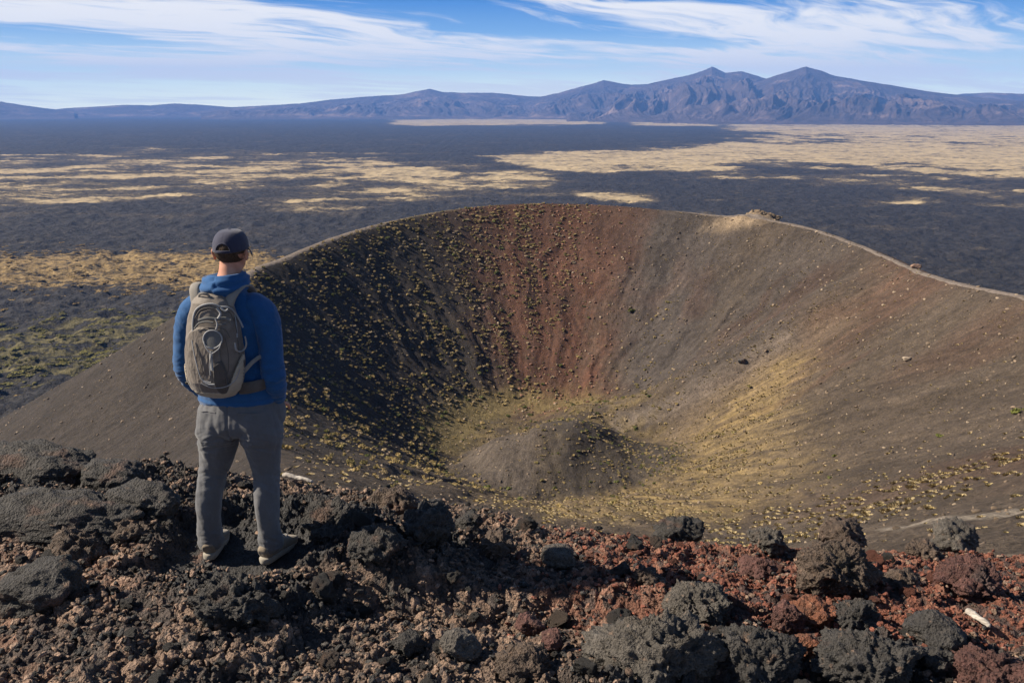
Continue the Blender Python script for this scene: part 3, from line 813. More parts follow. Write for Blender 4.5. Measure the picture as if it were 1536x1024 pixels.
boulder(S, 'brown clinkery rock on the ledge lip right of the black lava mass', 'boulder', (590, 748, 90, 52), C_BROWN, 'crag', 5, 20, .3)
boulder(S, 'dark clinker behind the lip with its top against the crater floor', 'boulder', (640, 775, 100, 70), C_BLACK, 'crag', 5, 21, .3)
boulder(S, 'low black rock in the middle just behind the hiker\'s shadow', 'boulder', (565, 808, 90, 56), C_BLACK, 'crag', 5, 22, .3)
boulder(S, 'small dark knob on the lip in front of the crater floor', 'boulder', (705, 778, 44, 34), C_BLACK, 'crag', 4, 23, .3)
boulder(S, 'grey-brown rock beside the round black rock at mid ledge', 'boulder', (745, 812, 66, 44), C_BROWN, 'crag', 5, 24, .3)
boulder(S, 'rounded black rock standing alone on red cinder at mid ledge', 'boulder', (840, 828, 76, 52), C_GREY, 'block', 5, 25, .2)
boulder(S, 'dark rock on the lip right of centre casting a long shadow', 'boulder', (1018, 792, 84, 38), C_BLACK, 'crag', 5, 26, .25)
boulder(S, 'small flat dark rock in red cinder near the hiker\'s shadow tip', 'boulder', (968, 862, 62, 34), C_BROWN, 'crag', 5, 27, .3)
boulder(S, 'grey pitted rock on the lip left of the tall crag', 'boulder', (1152, 806, 62, 42), C_GREY, 'crag', 5, 28, .25)
boulder(S, 'dull red rounded rock half buried left of the tall crag', 'boulder', (1140, 850, 70, 44), C_DKRED, 'crag', 5, 29, .3)
boulder(S, 'tall brown-black clinker crag, the highest rock on the right', 'boulder', (1262, 850, 128, 112), C_BROWN, 'crag', 6, 30, .2, depth=.75, tall=1.1, alt=(.06, .05, .035))
boulder(S, 'spiky brown clinker on the lip behind the tall crag', 'boulder', (1258, 797, 92, 42), C_BROWN, 'crag', 5, 31, .2)
boulder(S, 'wide reddish-black clinker near the right edge with dark shadow', 'boulder', (1462, 868, 130, 78), C_DKRED, 'crag', 6, 32, .25, alt=(.045, .042, .042))
boulder(S, 'low grey clinker on the lip at the far right', 'boulder', (1435, 800, 95, 34), C_GREY, 'crag', 5, 33, .3)
boulder(S, 'small dark rock in the red cinder right of the tall crag', 'boulder', (1385, 826, 66, 32), C_BROWN, 'crag', 5, 34, .3)
boulder(S, 'flat dark stone between the tall crag and the reddish-black clinker', 'boulder', (1352, 868, 70, 30), C_BROWN, 'crag', 5, 35, .3)
boulder(S, 'upper of the two dark red rocks touching at bottom centre', 'boulder', (794, 934, 54, 50), C_DKRED, 'block', 5, 36, .15, alt=(.10, .045, .04))
boulder(S, 'lower of the two dark red rocks touching at bottom centre', 'boulder', (828, 957, 50, 48), C_DKRED, 'block', 5, 37, .15, alt=(.11, .045, .04))
boulder(S, 'smooth dark grey angular rock at the bottom left of the red pair', 'boulder', (692, 962, 80, 66), C_GREY, 'block', 5, 38, .15, alt=(.06, .055, .05))
boulder(S, 'huge pitted grey-black lava crag at the bottom centre right', 'boulder', (985, 968, 235, 128), C_GREY, 'crag', 6, 39, .28, depth=.75, alt=(.075, .062, .05))
boulder(S, 'grey lava shoulder behind the huge crag at the shadow edge', 'boulder', (1050, 905, 130, 60), C_GREY, 'crag', 6, 40, .25, alt=(.07, .06, .05))
boulder(S, 'steep black crag right of the huge crag at the bottom edge', 'boulder', (1135, 985, 160, 120), C_BLACK, 'crag', 6, 41, .25, depth=.8)
boulder(S, 'bright rust-red rock at the top of the red stack beside the black crags', 'boulder', (1225, 918, 76, 48), C_RUST, 'crag', 5, 42, .2, alt=(.09, .045, .03))
boulder(S, 'rust-brown rock at the bottom of the red stack beside the black crags', 'boulder', (1208, 968, 62, 52), C_RUST, 'block', 5, 43, .15, alt=(.10, .05, .03))
boulder(S, 'pale rust rock at the left of the red stack', 'boulder', (1182, 925, 40, 52), C_DKRED, 'crag', 5, 44, .2, alt=(.14, .08, .055))
boulder(S, 'black rock with orange flecks above the tangled crags at lower right', 'boulder', (1282, 918, 90, 56), C_BLACK, 'crag', 5, 45, .25, alt=(.10, .06, .04))
boulder(S, 'tangled black crag at the bottom edge right of the red stack', 'boulder', (1310, 985, 165, 96), C_BLACK, 'crag', 6, 46, .25, depth=.8)
boulder(S, 'smooth charcoal hump left of the bleached stick', 'boulder', (1410, 940, 104, 84), C_BLACK, 'block', 6, 47, .2, alt=(.06, .052, .046), depth=.9)
boulder(S, 'small dark rock at the foot of the charcoal hump', 'boulder', (1412, 985, 60, 42), C_BLACK, 'crag', 5, 48, .25)
boulder(S, 'dull red clinker heap with pale specks in the bottom right corner', 'boulder', (1495, 1000, 140, 80), C_DKRED, 'crag', 6, 49, .3, alt=(.17, .10, .085))
boulder(S, 'rough black lump above the bottom edge left of the dark grey angular rock', 'boulder', (610, 960, 50, 34), C_BLACK, 'crag', 4, 53, .3)
boulder(S, 'brownish pitted crag wedged under the two dark red rocks', 'boulder', (790, 990, 90, 62), C_BROWN, 'crag', 5, 54, .3)

# medium stones (individuals) from shared variants
def stone_kit(n, sub, seed0, style='block'):
    kit = []
    for i in range(n):
        V, F = ICO[sub]; r = np.random.default_rng(seed0 + i); V = V.copy()
        for _ in range(8):
            nn = r.normal(size=3); nn /= np.linalg.norm(nn); dc = r.uniform(.35, .8)
            V = V - np.maximum(0, V @ nn - dc)[:, None] * nn * .95
        N = V / np.linalg.norm(V, axis=1)[:, None]; off = r.uniform(-50, 50, 3)
        V = V * np.array([1, r.uniform(.65, .95), r.uniform(.5, .8)])
        d = .26 * fbm3(V * 1.9 + off, 3, 5)
        if sub >= 3: d = d + .20 * fbm3(V * 4 + off, 4, 9, .7)
        if sub >= 4:
            w1, _ = worley3(V * 5 + off, 13); d = d - np.clip(.4 - w1, 0, 1) * .35
        kit.append((V + N * d[:, None], F))
    return kit
stones = {}
for kind, base in (('black', C_BLACK), ('brown', C_BROWN), ('red', C_RED)):
    lst = []
    for i, (V, F) in enumerate(stone_kit(6, 4, {'black': 600, 'brown': 620, 'red': 640}[kind])):
        o = mesh_np('stone', V, F, MAT_GROUND, link_it=False); set_color(o, rock_color(V * .1, base, 60 + i)); lst.append(o)
    stones[kind] = lst
STONE_LAB = {'black': ('one of the fist-sized black stones lying loose on the ledge', 'loose black stones on the ledge'),
             'brown': ('one of the fist-sized brown stones lying loose on the ledge', 'loose brown stones on the ledge'),
             'red': ('one of the fist-sized rusty red stones lying on the red cinder at right', 'loose red stones on the red cinder')}
def redness(x, y): return sstep(-.25, .9, x) * sstep(3.35, 4.1, y)
cnt = 0
while cnt < 240:
    a = R(random.uniform(-31, 31)); d = 3.0 + 3.3 * random.random() ** .8
    x, y = math.sin(a) * d, math.cos(a) * d
    if min(math.hypot(x - fx, y - fy) for fx, fy in FEET) < .28: continue
    z = float(ledge_z(x, y))
    if z < -1.1: continue
    kind = 'red' if random.random() < redness(x, y) * .65 else random.choice(['black', 'black', 'brown'])
    src = random.choice(stones[kind]); o = src.copy(); COL.objects.link(o)
    s = (.018 + .062 * random.random() ** 3) * (1.25 if kind == 'black' else .9)
    o.scale = (s, s * random.uniform(.8, 1.2), s); o.location = (x, y, z + s * .15); o.rotation_euler = (random.uniform(-.5, .5), random.uniform(-.5, .5), random.uniform(0, 6.3))
    o.name = 'stone'; tag(o, STONE_LAB[kind][0], 'stone', STONE_LAB[kind][1]); cnt += 1

# fine gravel: nobody could count it
def scatter_mesh(name, kit, pos, scl, rotz, cols, mat, tilt=.6, squash=None):
    """many small copies baked in one mesh (vectorised)"""
    Vs, Fs, Cs = [], [], []; base = 0
    which = rng.integers(0, len(kit), len(pos))
    for k, (V, F) in enumerate(kit):
        m = np.where(which == k)[0]
        if len(m) == 0: continue
        c, s = np.cos(rotz[m]), np.sin(rotz[m])
        P = V[None] * scl[m][:, None, :]
        tx = rng.uniform(-tilt, tilt, len(m)); ct, st_ = np.cos(tx)[:, None], np.sin(tx)[:, None]
        y_ = P[..., 1] * ct - P[..., 2] * st_; z_ = P[..., 1] * st_ + P[..., 2] * ct
        x_ = P[..., 0]
        W_ = np.stack([x_ * c[:, None] - y_ * s[:, None], x_ * s[:, None] + y_ * c[:, None], z_], -1) + pos[m][:, None, :]
        Vs.append(W_.reshape(-1, 3)); Fs.append((F[None] + (np.arange(len(m)) * len(V))[:, None, None]).reshape(-1, F.shape[1]) + base)
        Cs.append(np.repeat(cols[m], len(V), 0)); base += len(m) * len(V)
    o = mesh_np(name, np.concatenate(Vs), np.concatenate(Fs), mat); set_color(o, np.concatenate(Cs))
    return o
n = 24000
a = R(1) * rng.uniform(-33, 33, n); d = np.sqrt(rng.uniform(2.9 ** 2, 6.5 ** 2, n))
x, y = np.sin(a) * d, np.cos(a) * d
ok = np.ones(n, bool)
for fx, fy in FEET: ok &= np.hypot(x - fx, y - fy) > .2
cmask = sstep(.95, .45, np.hypot((x + 1.15) / 1.25, (y - 4.75) / .8)); ok &= rng.random(n) > cmask * .75
x, y = x[ok], y[ok]; n = len(x)
s = .005 + .021 * rng.random(n) ** 2.6
z = ledge_z(x, y) - .006
rr = rng.random(n); rd = redness(x, y)
col = np.where((rr < rd * .75)[:, None], np.array(C_RED) * 1.15, np.where((rng.random(n) < .45)[:, None], np.array(C_BLACK), np.array([.175, .118, .086])))
col = col * rng.uniform(.6, 1.6, n)[:, None]; col = np.where((rng.random(n) < .06)[:, None], np.array([.25, .17, .125]), col)
g = scatter_mesh('gravel', stone_kit(7, 2, 700), np.stack([x, y, z + s * .2], 1), np.stack([s, s * rng.uniform(.7, 1.1, n), s], 1), rng.uniform(0, 6.28, n), np.clip(col, .01, .4), MAT_GROUND)
tag(g, kind='stuff')

# bleached wood
def branch(label, pts, rad, seed, name='dead_branch'):
    P = np.array(pts, float); k = 40; t = np.linspace(0, len(P) - 1, k)
    c = np.stack([np.interp(t, np.arange(len(P)), P[:, i]) for i in range(3)], 1); c[:, 2] += .004 * np.sin(t * 5)
    Tn = np.gradient(c, axis=0); Tn /= np.linalg.norm(Tn, axis=1)[:, None]
    up = np.array([0, 0, 1.0]); S_ = np.cross(Tn, up); S_ /= np.linalg.norm(S_, axis=1)[:, None]; U_ = np.cross(S_, Tn)
    an = np.linspace(0, 2 * np.pi, 18, endpoint=False)
    r = np.interp(t / t[-1], [0, .03, .12, .6, .95, 1], [.2, .75, 1, .8, .65, .15]) * rad
    V = c[:, None] + (r[:, None] * np.cos(an))[..., None] * S_[:, None] + (r[:, None] * np.sin(an))[..., None] * .75 * U_[:, None]
    V = V.reshape(-1, 3); nrm = (V.reshape(k, 18, 3) - c[:, None]).reshape(-1, 3)
    V = V + nrm * (.45 * fbm3(V * np.array([9, 9, 9]) / (rad * 10) + seed, 4, seed))[:, None]
    i = np.arange(k - 1)[:, None]; j = np.arange(18)[None]
    F = np.stack(np.broadcast_arrays(i * 18 + j, i * 18 + (j + 1) % 18, (i + 1) * 18 + (j + 1) % 18, (i + 1) * 18 + j), -1).reshape(-1, 4)
    o = mesh_np(name, V, F, MAT_WOOD); return tag(o, label, 'dead wood')
m = NT('bleached_wood'); p = m.obj(); g1 = m.noise(m.mapping(p, (10, 10, 60)), 3, 6, .65); g2 = m.noise(p, 30, 4)
MAT_WOOD = m.done(m.mix(m.ramp(g1, (.3, (.22, .19, .16)), (.65, (.52, .48, .43))), m.ramp(g2, (.4, .75), (.6, 1.0)), .8, 'MULTIPLY'), m.bump(g1, .5, .01), .8)
p1, p2 = at_l(1448, 926), at_l(1484, 948)
branch('short bleached grey stick lying on red cinder at the right edge', [p1 + [0, 0, .04], (p1 + p2) / 2 + [0, 0, .045], p2 + [0, 0, .03]], .022, 5)
q1, q2 = at_l(422, 716), at_l(470, 726)
q1 = at_l(424, 718) + [0, 0, .03]; q2 = at_l(470, 729) + [0, 0, .03]
branch('pale bleached log on the lip beside the hiker\'s right knee', [q1, (q1 + q2) / 2 + [0, 0, .01], q2], .022, 9)
# ------------------------------------------------------------------ shrubs, dry grass and rubble on the cone
def shrub_geo(seed, blades=46, wide=1.0, tall=.95, blade=.19, droop=0.0):
    """a clump of small leaf sprays filling an uneven dome; unit radius"""
    r = np.random.default_rng(seed)
    lobes = r.uniform(-.55, .55, (5, 3)); lobes[:, 2] = r.uniform(.15, .5, 5); ls = r.uniform(.3, .6, 5)
    V, C = [], []
    for i in range(blades):
        k = r.integers(0, 5); d = r.normal(size=3); d /= np.linalg.norm(d); d[2] = abs(d[2]) * .9 + .05
        p = lobes[k] + d * ls[k] * r.uniform(.55, 1.0)
        t = np.cross(d, r.normal(size=3)); t /= np.linalg.norm(t); b = np.cross(d, t)
        s = blade * r.uniform(.6, 1.3)
        q = d * s * .9
        up = np.array([0, 0, s * .5])
        V += [p - t * s * .5, p + t * s * .5, p + t * s * .25 + q + up, p - t * s * .3 + q * .9 + up + b * s * .3]
        C += [r.uniform(.65, 1.3)] * 4
    V = np.array(V); F = np.arange(len(V)).reshape(-1, 4); C = np.array(C)
    # inner lumps of dense twigs
    a_ = np.arange(7) / 7 * 6.2832; b_ = np.linspace(-.5, 1.5, 5)
    for k in range(4):
        q = np.stack([np.outer(np.cos(a_), np.cos(b_)), np.outer(np.sin(a_), np.cos(b_)), np.outer(np.ones(7), np.sin(b_))], -1).reshape(-1, 3)
        q = q * (ls[k] * .85 * (1 + .35 * r.normal(size=(len(q), 1)).clip(-1, 1))) + lobes[k]
        i = np.arange(7)[:, None]; j = np.arange(4)[None]
        f = np.stack(np.broadcast_arrays(i * 5 + j, ((i + 1) % 7) * 5 + j, ((i + 1) % 7) * 5 + j + 1, i * 5 + j + 1), -1).reshape(-1, 4) + len(V)
        V = np.vstack([V, q]); F = np.vstack([F, f]); C = np.concatenate([C, r.uniform(.7, 1.1, len(q))])
    V = V * np.array([wide, wide, tall]); V[:, 2] = np.maximum(V[:, 2], -.1)
    return V, F, C
def tuft_geo(seed, blades=60):
    """low hassock of dry grass: fans of blades bending outwards"""
    r = np.random.default_rng(seed); V, C = [], []
    for i in range(blades):
        an = r.uniform(0, 6.28); rad = r.uniform(0, .75); p = np.array([math.cos(an) * rad, math.sin(an) * rad * .8, 0])
        out = np.array([math.cos(an), math.sin(an), 0]) * r.uniform(.1, .5); h = r.uniform(.25, .6) * (1.1 - rad * .7)
        w = np.array([-math.sin(an), math.cos(an), 0]) * r.uniform(.10, .2)
        V += [p - w, p + w, p + w * .6 + out * .6 + [0, 0, h], p - w * .5 + out + [0, 0, h * .9]]
        C += [r.uniform(.7, 1.25)] * 4
    V = np.array(V); return V, np.arange(len(V)).reshape(-1, 4), np.array(C)

m = NT('scrub_leaves'); p = m.pos()
c = m.mix(m.attr('Col'), m.ramp(m.noise(p, 3.5, 3), (.3, .7), (.7, 1.3)), 1.0, 'MULTIPLY')
MAT_SCRUB = m.done(c, rough=.8); m.b.inputs['Specular IOR Level'].default_value = .1
try:
    m.b.inputs['Subsurface Weight'].default_value = 0
except Exception: pass
# individuals take their tint from the object colour
m = NT('scrub_leaves_single'); p = m.pos()
oc = m.n('ShaderNodeObjectInfo').outputs['Color']
c = m.mix(m.mix(oc, m.attr('Col'), 1.0, 'MULTIPLY'), m.ramp(m.noise(p, 3.5, 3), (.3, .7), (.7, 1.3)), 1.0, 'MULTIPLY')
MAT_SINGLE = m.done(c, rough=.8); m.b.inputs['Specular IOR Level'].default_value = .1

SHR = [shrub_geo(900 + i) for i in range(7)]
TUF = [tuft_geo(950 + i) for i in range(5)]
RUB = stone_kit(6, 2, 980)

def cone_frame(x, y):
    D = sample(GD, x, y); T = sample(GT, x, y)
    return D, T, cone_z(x, y)
N0 = 150000
cx = rng.uniform(-330, 135, N0); cy = rng.uniform(16, 430, N0)
keep = (np.abs(np.arctan2(cx, cy)) < R(33))
cx, cy = cx[keep], cy[keep]
area_per = (465 * 414) / N0          # square metres per candidate
D = sample(GD, cx, cy); T = sample(GT, cx, cy); ins = D > 0
dist = np.hypot(cx, cy)
left = ins * sstep(15, -12, cx - .18 * (cy - 262) + 10 * fbm2(cx / 20, cy / 20, 3, 701)) * sstep(.03, .12, T)
redw = blob(cx, cy, [(805, 306), (812, 400), (820, 500), (835, 600)], [34, 32, 24, 16], .5) * ins
floor_ = sstep(.2, .04, T) * ins
goldw = blob(cx, cy, [(1170, 560), (1080, 650), (1010, 730), (960, 770)], [7, 17, 24, 26], .5) * ins
lowr = blob(cx, cy, [(1530, 690), (1400, 720), (1300, 770), (1150, 780)], [14, 16, 14, 14], .6) * ins
band_ = blob(cx, cy, [(1250, 450), (1150, 510), (1050, 570)], [4, 7, 6], .6) * ins
faint = blob(cx, cy, [(1010, 470), (960, 520), (1000, 590), (900, 610)], [8, 9, 8, 5], .5) * ins
rest = ins * (1 - left) * (1 - redw)
mr = mound_r(cx, cy)
offm = 1 - sstep(1.05, .9, mr); moundr = sstep(1.05, .9, mr) * sstep(-3, 6, cx - MOUND[0]); moundl = sstep(1.0, .85, mr) * sstep(4, -4, cx - MOUND[0])
flank = (D < -2) * sstep(260, 200, -D)
_u = np.arctan2(cy - FC[1], cx - FC[0]) * 95
clump = (.3 + 1.2 * sstep(-.35, .45, fbm2(cx / 9, cy / 9, 3, 711))) * (.35 + 1.3 * sstep(-.3, .35, fbm2(_u / 7, D / 60, 3, 713)))
# kinds: probability per square metre
dens_shrub = (left * .46 * (.12 + .88 * sstep(110, 270, dist)) + redw * .055 + moundr * .45 + floor_ * .07 * offm + faint * .07 + goldw * .03) * clump + sstep(.3, .06, T) * sstep(0, 30, cy - 288) * ins * .06
dens_tuft = (goldw * .34 + floor_ * .36 * offm + lowr * .20 + band_ * .22 + rest * .05 + left * .02) * clump
dens_rub = (redw * .26 + left * .035 + rest * .09 + flank * .04 + ins * .012)
u = rng.random(len(cx)); 
def pick(dens, seed):
    r = np.random.default_rng(seed).random(len(cx)); return np.where(r < dens * area_per)[0]
iS, iT, iR = pick(dens_shrub, 1), pick(dens_tuft, 2), pick(dens_rub, 3)

def visible(x, y, z):
    """inside the picture and above the ledge's lip"""
    rel = np.stack([x, y, z - CAM_Z], 1); f = rel[:, 1] * CP - rel[:, 2] * SP; v = -rel[:, 2] * CP - rel[:, 1] * SP
    px = 768 + FPX * rel[:, 0] / f; py = 512 + FPX * v / f
    lip = np.interp(px, [0, 100, 270, 430, 560, 650, 760, 1536], [660, 668, 735, 715, 730, 755, 785, 790])
    return (px > 4) & (px < 1532) & (py < lip - 4) & ~((px > 255) & (px < 425) & (py > 340)), f

def plant(idx, kit, size_fn, tints, kind):
    x, y = cx[idx], cy[idx]; D_, T_, z = cone_frame(x, y)
    s = size_fn(idx); tt = rng.integers(0, len(tints), len(idx)); col = np.array(tints)[tt] * rng.uniform(.75, 1.25, (len(idx), 1))
    vis, f = visible(x, y, z)
    app = np.where(vis, s / f, 0)
    return x, y, z, s, col, app

olive = (.20, .165, .070); goldn = (.33, .25, .115); tan_ = (.34, .27, .17); dgreen = (.075, .080, .028); straw = (.36, .285, .16); strawo = (.28, .225, .11)
# shrubs
xs, ys, zs, ss, cs, ap = plant(iS, SHR, lambda i: (.26 + .58 * rng.random(len(i)) ** 1.8) * (1 + .35 * left[i] * sstep(260, 150, dist[i]) * .4) * (1 - .35 * moundr[i]), [olive, goldn, goldn, tan_, olive, goldn], 'shrub')
green = (rng.random(len(xs)) < .05 + .14 * sstep(.25, .05, T[iS])); cs[green] = np.array(dgreen) * 1.25 * rng.uniform(.8, 1.7, (green.sum(), 1)); ss[green] *= 1.2
top = np.argsort(-ap)[:260]; sel = np.zeros(len(xs), bool); sel[top] = ap[top] > 0
def single_meshes(kit, name, sq=None):
    out = []
    for V, F, Cv in kit:
        o = mesh_np(name, V, F, MAT_SINGLE, smooth=False, link_it=False); set_color(o, np.repeat(Cv[:, None], 3, 1)); out.append(o)
    return out
SM = single_meshes(SHR, 'shrub')
for i in np.where(sel)[0]:
    o = random.choice(SM).copy(); COL.objects.link(o); o.name = 'shrub'
    o.location = (xs[i], ys[i], zs[i] - .05 * ss[i]); o.scale = (ss[i], ss[i], ss[i]); o.rotation_euler = (0, 0, random.uniform(0, 6.28)); o.color = (*cs[i], 1)
    onL = left[iS[i]] > .5
    if green[i]: tag(o, 'one of the round dark green shrubs among the golden scrub inside the crater', 'shrub', 'green shrubs in the crater')
    elif onL: tag(o, 'one of the straggly gold-brown shrubs on the dark left wall of the crater', 'shrub', 'gold-brown shrubs on the left crater wall')
    else: tag(o, 'one of the straggly gold-brown shrubs around the crater floor and far wall', 'shrub', 'gold-brown shrubs on the crater floor and far wall')

def kit_scatter(name, kit, x, y, z, s3, col, mat):
    Vs, Fs, Cs = [], [], []; base = 0; wh = rng.integers(0, len(kit), len(x)); rz = rng.uniform(0, 6.28, len(x))
    for k, (V, F, Cv) in enumerate(kit):
        m_ = np.where(wh == k)[0]
        if not len(m_): continue
        c, s = np.cos(rz[m_])[:, None], np.sin(rz[m_])[:, None]
        vx, vy, vz = V[:, 0][None] * s3[m_, 0:1], V[:, 1][None] * s3[m_, 1:2], V[:, 2][None] * s3[m_, 2:3]
        P = np.stack([vx * c - vy * s + x[m_][:, None], vx * s + vy * c + y[m_][:, None], vz + z[m_][:, None]], -1)
        Vs.append(P.reshape(-1, 3)); Fs.append((F[None] + (np.arange(len(m_)) * len(V))[:, None, None]).reshape(-1, 4) + base)
        Cs.append((col[m_][:, None, :] * Cv[None, :, None]).reshape(-1, 3)); base += len(m_) * len(V)
    o = mesh_np(name, np.concatenate(Vs), np.concatenate(Fs), mat, smooth=False); set_color(o, np.clip(np.concatenate(Cs), 0, .7)); return o
q = ~sel
tag(kit_scatter('scrub', SHR, xs[q], ys[q], zs[q] - .05 * ss[q], np.repeat(ss[q][:, None], 3, 1), cs[q], MAT_SCRUB), kind='stuff')

# dry grass tufts
xs, ys, zs, ss, cs, ap = plant(iT, TUF, lambda i: rng.uniform(.28, .62, len(i)) * (1 + .25 * lowr[i]) * (1 - .25 * floor_[i]), [straw, straw, strawo, goldn, straw], 'tuft')
near = sstep(90, 40, np.hypot(xs, ys)); ss = ss * (1 - .45 * near)
top = np.argsort(-ap)[:260]; sel = np.zeros(len(xs), bool); sel[top] = ap[top] > 0
TM = single_meshes(TUF, 'grass_tuft')
for i in np.where(sel)[0]:
    o = random.choice(TM).copy(); COL.objects.link(o); o.name = 'grass_tuft'
    o.location = (xs[i], ys[i], zs[i]); o.scale = (ss[i] * 1.25, ss[i] * .8, ss[i] * .7); o.rotation_euler = (0, 0, random.uniform(-.5, .7)); o.color = (*cs[i], 1)
    tag(o, 'one of the straw-coloured grass tufts dotting the right slope and floor of the crater', 'grass tuft', 'straw-coloured grass tufts in the crater')
q = ~sel
tag(kit_scatter('dry_grass', TUF, xs[q], ys[q], zs[q], np.stack([ss[q] * 1.1, ss[q] * .9, ss[q] * .8], 1), cs[q], MAT_SCRUB), kind='stuff')

# rubble
x, y = cx[iR], cy[iR]; z = cone_z(x, y); n = len(x)
s = .14 + .55 * rng.random(n) ** 2.6 * (.5 + .8 * sstep(100, 300, np.hypot(x, y)))
rb = np.where((redw[iR] > .4)[:, None], np.array([.17, .085, .055]), np.array([.13, .095, .065])) * rng.uniform(.45, 1.6, (n, 1))
rb = np.where((rng.random(n) < .15)[:, None], np.array([.26, .20, .14]), rb)
MAT_RUB = cinder_material('rubble_rock')
o = scatter_mesh('rubble', RUB, np.stack([x, y, z + .1 * s], 1), np.stack([s, s, s * .8], 1), rng.uniform(0, 6.28, n), np.clip(rb, .01, .5), MAT_RUB); tag(o, kind='stuff')

# single features on the slopes
def feature_rock(name, label, pix, size, color, seed, style='block', cat='rock', sub=4, sink=.1):
    p = at_cone(*pix); V, F = rock_shape(size, seed, style, sub)
    V = V * 1.0
    o = mesh_np(name, V, F, MAT_RUB); set_color(o, rock_color(V * .1, color, seed)); o.location = (p[0], p[1], float(cone_z(p[:1], p[1:2])[0]) + size[2] * (.5 - sink))
    return tag(o, label, cat)
feature_rock('rock', 'dark angular rock on the ash spur of the right slope', (1113, 545), (2.8, 2.0, 1.7), C_BLACK, 801)
feature_rock('rock', 'pale flat rock lying alone high on the right slope', (1361, 541), (3.2, 1.8, 1.0), (.30, .24, .18), 802)
feature_rock('rock', 'brown rock cluster on the trail bend of the right rim', (1374, 403), (3.6, 2.2, 1.8), (.22, .14, .10), 803)
for pix, s_, lab in (((1526, 619), 1.1, 'bright green bush at the right edge halfway up the slope'), ((1408, 655), .6, 'small green bush on the right slope below the bright green one'),
                     ((1252, 684), .5, 'pale green bush low on the right slope above the ledge'), ((948, 467), 1.4, 'dark green bush alone on the grey far wall right of the red streak')):
    p = at_cone(*pix); o = SM[2].copy(); COL.objects.link(o); o.name = 'bush'; o.data = SM[int(s_ * 10) % 7].data
    o.location = (p[0], p[1], float(cone_z(p[:1], p[1:2])[0])); o.scale = (s_ * 1.2, s_, s_); o.color = (.12, .13, .035, 1) if s_ < 1.2 else (.09, .09, .03, 1); tag(o, lab, 'bush')

# pale rocky knob on the far rim
kx, ky = KNOB[0] + 2, KNOB[1]
V, F = rock_shape((15, 7, 5), 811, 'crag', 6)
kz = float(cone_z(np.array([kx]), np.array([ky]))[0])
V[:, 2] *= np.where(V[:, 2] > 0, .95, 1) * (1 - .45 * sstep(1, 15, np.abs(V[:, 0] + 5)))
o = mesh_np('rock_outcrop', V + np.stack([.0 * V[:, 0], .9 * fbm2(V[:, 0] / 2, V[:, 2] / 2, 3, 5), .8 * fbm2(V[:, 0] / 1.5, V[:, 1] / 1.5, 3, 6)], 1), F, MAT_RUB)
set_color(o, np.clip(lerp(np.array([[.20, .145, .09]]), np.array([[.085, .06, .042]]), sstep(-.1, .3, fbm3(V / 2.5, 4, 7))[:, None]), 0, .5))
o.location = (kx, ky + 2, kz - .6); tag(o, 'pale tan rocky knob standing on the far right rim of the crater', 'rock outcrop')

# scrub clumps out on the lava below the left flank
n = 9000
a = R(1) * rng.uniform(-33, -6, n); d = np.exp(rng.uniform(math.log(650), math.log(1900), n))
x, y = np.sin(a) * d, np.cos(a) * d
def attr_at(vals):
    # nearest plain vertex by bearing and distance
    ia = np.clip(np.round((np.degrees(a) + 40) / .11).astype(int), 0, nu_p - 1); ir = np.clip(np.searchsorted(r2, d), 0, len(r2) - 1)
    return vals[ia * len(r2) + ir]
nu_p = len(np.arange(-40, 40, .11))
gs_, gg_ = attr_at(gold_scrub), attr_at(green_scrub)
zp = attr_at(_plain_z) + 0
pr = np.maximum(gs_ * .55, gg_ * .75) * sstep(-.25, .3, fbm2(x / 45, y / 45, 4, 721))
k = rng.random(n) < pr
x, y, zp, gg_ = x[k], y[k], zp[k], gg_[k]; n = len(x)
s = rng.uniform(1.6, 4.5, n)
cc = np.where((gg_ > .4)[:, None], np.array([.13, .115, .036]), np.array([.24, .165, .065])) * rng.uniform(.6, 1.4, (n, 1))
tag(kit_scatter('far_scrub', SHR, x, y, zp, np.stack([s * 1.4, s * 1.4, s * .6], 1), cc, MAT_SCRUB), kind='stuff')
# ------------------------------------------------------------------ the hiker
PO = np.array([-1.43, 4.54, 0.0]); PR = R(-9)
PC, PS = math.cos(PR), math.sin(PR)
def pl(px, py, yl):
    """place of a photo pixel on the hiker, at depth yl in his own frame"""
    Yw = PO[1] + yl
    r = ray(px, py); k = Yw / r[1]; xw = r[0] * k - PO[0]; z = CAM_Z + r[2] * k - PO[2]
    # undo the hiker's turn
    return np.array([(xw + yl * PS) / PC, yl, z])

